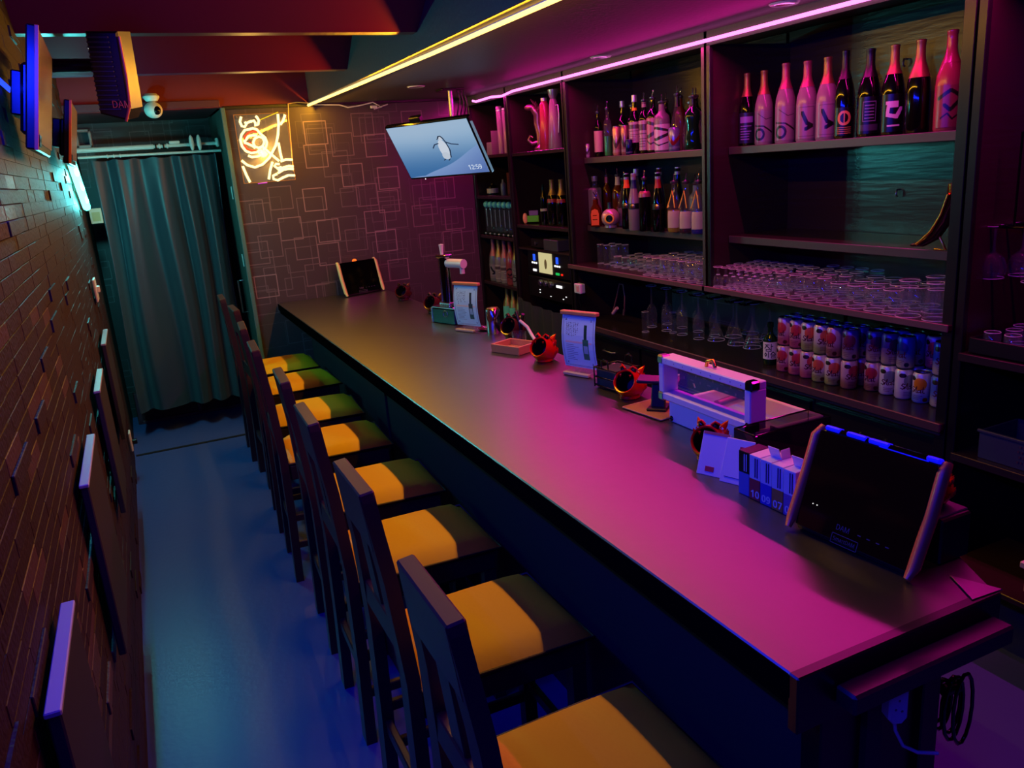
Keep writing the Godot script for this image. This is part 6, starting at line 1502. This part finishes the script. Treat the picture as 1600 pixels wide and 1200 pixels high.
func cans() -> void:
	var pink := can_art("can peach", Color(0.85, 0.62, 0.66), Color(0.82, 0.36, 0.42), Color(0.78, 0.2, 0.25))
	var lime := can_art("can lime", Color(0.86, 0.74, 0.74), Color(0.66, 0.66, 0.34), Color(0.85, 0.35, 0.25))
	var rose := can_art("can rose", Color(0.82, 0.6, 0.64), Color(0.62, 0.38, 0.3), Color(0.7, 0.15, 0.22))
	var white := can_art("can white", Color(0.85, 0.78, 0.76), Color(0.8, 0.72, 0.72), Color(0.5, 0.5, 0.5))
	var blue := can_art("can blue", Color(0.28, 0.38, 0.68), Color(0.72, 0.66, 0.56), Color(0.2, 0.26, 0.5))
	var plum := can_art("can plum", Color(0.42, 0.3, 0.55), Color(0.7, 0.58, 0.5), Color(0.42, 0.12, 0.25))
	var peel := can_art("can orange", Color(0.84, 0.76, 0.74), Color(0.4, 0.48, 0.74), Color(0.88, 0.5, 0.1))
	var what := {pink: "pink peach-print", lime: "pale lime-footed", rose: "rose-brown", white: "white grey-print", blue: "blue and sand", plum: "violet and sand", peel: "blue orange-print"}
	var lo := [pink, pink, pink, lime, lime, rose, rose, white, white, peel, blue]
	var zs := [-2.699, -2.624, -2.554, -2.477, -2.408, -2.33, -2.25, -2.18, -2.105, -2.03, -1.955]
	var xs := [2.582, 2.581, 2.58, 2.574, 2.576, 2.584, 2.63, 2.635, 2.633, 2.64, 2.645]
	var h := 0.122
	for k in 11:
		make_can("%s drink can in the lower front row, %s from the soju bottle" % [what[lo[k]].trim_suffix(","), ORD[k]], "drink cans on the back counter", Vector3(xs[k], 0.754, zs[k]), h, 0.033, lo[k], 1.9 + 0.5 * (k % 3))
		make_can("%s drink can in the lower back row, %s from the soju bottle" % [what[lo[(k + 1) % 11]].trim_suffix(","), ORD[k]], "drink cans on the back counter", Vector3(xs[k] + 0.073, 0.754, zs[k] - 0.008), h, 0.033, lo[(k + 1) % 11], 2.2)
	var up := [pink, pink, lime, lime, rose, plum, plum, plum, blue, blue, blue]
	for k in 11:
		var z: float = zs[k] - 0.004
		if k != 9:
			make_can("%s drink can in the upper front row, %s from the soju bottle" % [what[up[k]].trim_suffix(","), ORD[k]], "drink cans on the back counter", Vector3(xs[k] + 0.008, 0.754 + h, z), 0.128, 0.033, up[k], 1.6 + 0.4 * (k % 4))
		make_can("%s drink can in the upper back row, %s from the soju bottle" % [what[up[(k + 2) % 11]].trim_suffix(","), ORD[k]], "drink cans on the back counter", Vector3(xs[k] + 0.08, 0.754 + h, z - 0.01), 0.128, 0.033, up[(k + 2) % 11], 2.0)
	# green soju bottle with upright brush lettering
	var im := blank(96, 96, Color(0.88, 0.82, 0.76))
	var ink := Color(0.06, 0.06, 0.06)
	stroke(im, [Vector2(22, 16), Vector2(44, 14)], 4, ink); stroke(im, [Vector2(34, 16), Vector2(20, 36)], 4, ink); stroke(im, [Vector2(34, 22), Vector2(46, 34)], 4, ink)
	stroke(im, [Vector2(54, 10), Vector2(54, 36)], 4, ink); stroke(im, [Vector2(54, 22), Vector2(62, 22)], 4, ink)
	frame(im, Rect2i(26, 38, 30, 14), 4, ink)
	stroke(im, [Vector2(26, 60), Vector2(20, 70), Vector2(26, 80), Vector2(32, 70), Vector2(26, 60)], 4, ink); stroke(im, [Vector2(40, 56), Vector2(40, 84)], 4, ink)
	stroke(im, [Vector2(64, 54), Vector2(54, 66)], 4, ink); stroke(im, [Vector2(64, 54), Vector2(76, 66)], 4, ink); stroke(im, [Vector2(52, 70), Vector2(80, 70)], 4, ink)
	stroke(im, [Vector2(56, 76), Vector2(76, 76), Vector2(76, 81), Vector2(56, 81), Vector2(56, 88), Vector2(78, 88)], 3, ink)
	tex("brush label", im, 0.5)
	bottle("soju_bottle", "green soju bottle with a white brush-lettered label, left of the drink cans", "soju bottles by the cans", Vector3(2.62, 0.754, -2.83), 0.2, 0.032, WINE, "green glass", {"label": "brush label", "la": 0.14, "lb": 0.55, "a0": 0.42, "cap": "green glass"})
	bottle("soju_bottle", "green soju bottle with its label turned away between the first and the cans", "soju bottles by the cans", Vector3(2.67, 0.754, -2.775), 0.2, 0.032, WINE, "green glass", {"label": "cream label", "la": 0.14, "lb": 0.55, "a0": 0.42, "cap": "green glass"})

# ---------------------------------------------------------------- near end behind the counter
func near_end() -> void:
	var pl := thing("plug", "pinkish white three-pin plug hanging by its cable at the counter's near end", "plug", Vector3(1.09, 0.778, -0.85), deg_to_rad(-20))
	part("body", M.new().prism(P2([-0.018, -0.03, -0.008, -0.042, 0.008, -0.042, 0.018, -0.03, 0.018, 0.024, 0.01, 0.032, -0.01, 0.032, -0.018, 0.024]), -0.014, 0.014, Transform3D(), 0.003), mats["white plastic"], pl)
	for p in [[0.0, 0.008], [-0.006, -0.01], [0.006, -0.014]]: part("pin_hole", M.new().ball(Vector3(p[0], p[1], 0.0142), Vector3(0.0025, 0.0025, 0.001), 8), mats["steel"], pl)
	part("cord", M.new().tube([Vector3(0, -0.04, 0), Vector3(0.004, -0.065, 0), Vector3(0.02, -0.1, 0), Vector3(0.05, -0.12, 0), Vector3(0.09, -0.128, 0)], 0.0035, 6), mats["white plastic"], pl)
	var co := thing("cable_coil", "bundle of black cables hanging behind the counter's end post", "cables", Vector3(1.31, 0.68, -0.9))
	for k in 5:
		var p := []
		for j in 15:
			var a := TAU * j / 14.0 + k
			p.append(Vector3(0.028 * cos(a) + 0.004 * k - 0.01 * (k % 2), -0.035 + (0.05 + 0.008 * k) * sin(a), 0.01 * k - 0.02))
		part("loop", M.new().tube(p, 0.004, 6), mats["gloss black"], co)
	part("tie", M.new().tube([Vector3(-0.02, 0.01, 0), Vector3(0.03, 0.0, 0)], 0.012, 8), mats["black plastic"], co)
	var sv := thing("metal_plate", "small bare metal plate standing at the counter's near right corner", "plate", Vector3(1.355, TOP, -0.9))
	part("plate", M.new().prism(P2([0.0, -0.05, 0.035, 0.035, -0.045, 0.03]), 0.0, 0.003, Transform3D(Basis(Vector3(1, 0, 0), Vector3(0, 0, 1), Vector3(0, -1, 0)), Vector3(0, 0.004, 0)), 0.0005), mats["steel"], sv)
	var bk := thing("mesh_basket", "dark plastic basket with mesh end on the low shelf at the right edge", "basket", Vector3(2.62, 0.655, -1.58))
	for e in [[-0.1, 0, 0.006, 0.24], [0.1, 0, 0.006, 0.24]]: part("side", M.new().box(Vector3(e[0], 0.05, e[1]), Vector3(e[2], 0.1, e[3]), 0.002), mats["grey device"], bk)
	for z in [-0.12, 0.12]: part("end", M.new().box(Vector3(0, 0.05, z), Vector3(0.2, 0.1, 0.006), 0.002), mats["grey device"], bk)
	part("rim", M.new().box(Vector3(-0.105, 0.1, 0), Vector3(0.012, 0.01, 0.25), 0.002), mats["grey device"], bk)
	var dots := M.new()
	for i in 8:
		for j in 4: dots.box(Vector3(-0.1045, 0.025 + 0.018 * j, 0.02 + 0.012 * i + 0.006 * (j % 2)), Vector3(0.002, 0.007, 0.006))
	part("mesh_holes", dots, mats["pewter"], bk)
	var ct := thing("paper_scrap", "folded pale paper sticking up from the dark mesh basket", "paper", Vector3(2.6, 0.68, -1.55))
	part("sheet", M.new().box(Vector3(0, 0.045, 0), Vector3(0.005, 0.09, 0.05), 0.001, turned(20, 0, 12, Vector3.ZERO)), mats["pink cloth"], ct)
	var bo := thing("metal_bowl", "metal ice bucket on the low shelf, cut off by the right edge", "bucket", Vector3(2.62, 0.655, -1.385))
	part("wall", M.new().lathe(pr([0.0, 0.0, 0.055, 0.0, 0.06, 0.01, 0.08, 0.12, 0.1, 0.15, 0.104, 0.155, 0.097, 0.152, 0.076, 0.118, 0.056, 0.012, 0.0, 0.01]), 28), mats["chrome"], bo)
	part("ring_handle", M.new().tube([Vector3(-0.08, 0.1, -0.03), Vector3(-0.105, 0.09, 0), Vector3(-0.08, 0.1, 0.03)], 0.004, 6), mats["chrome"], bo)
	var sb := thing("shadow_bottle", "dark bottle with a blue glint standing low behind the counter at the right", "bottle", Vector3(2.62, 0.3, -1.42))
	part("body", M.new().lathe(pr(CHAMP, 0.04, 0.3), 20), mats["dark glass"], sb)
	part("glint_ring", M.new().lathe(pr([0.022, 0.215, 0.024, 0.22, 0.021, 0.225]), 16), mats["navy"], sb)  # navy ring painted in for the blue glint of light on the shoulder
	var ls := thing("low_shelf", "dark low shelf behind the counter's near end", "shelf", Vector3(2.55, 0.29, -1.15))
	part("board", M.new().box(Vector3(0.0, -0.01, 0), Vector3(0.4, 0.02, 1.1), 0.002), mats["back bar wood"], ls)
	part("upright", M.new().box(Vector3(0.15, -0.15, -0.4), Vector3(0.03, 0.27, 0.03)), mats["back bar wood"], ls)
	part("upright", M.new().box(Vector3(0.15, -0.15, 0.4), Vector3(0.03, 0.27, 0.03)), mats["back bar wood"], ls)
	var wc := thing("white_cable", "thin pale cable with a white plug lying on the dark low shelf", "cable", Vector3(2.36, 0.3, -1.35))
	part("cord", M.new().tube([Vector3(0.02, 0.1, -0.06), Vector3(0.0, 0.03, -0.05), Vector3(0.02, 0.004, 0.0), Vector3(0.06, 0.004, 0.06), Vector3(0.06, 0.004, 0.2), Vector3(0.1, 0.004, 0.4)], 0.004, 6), mk("yellowed cable", Color(0.7, 0.62, 0.4), 0.5), wc)
	part("plug", M.new().box(Vector3(0.02, 0.115, -0.06), Vector3(0.05, 0.022, 0.022), 0.003), mats["white plastic"], wc)
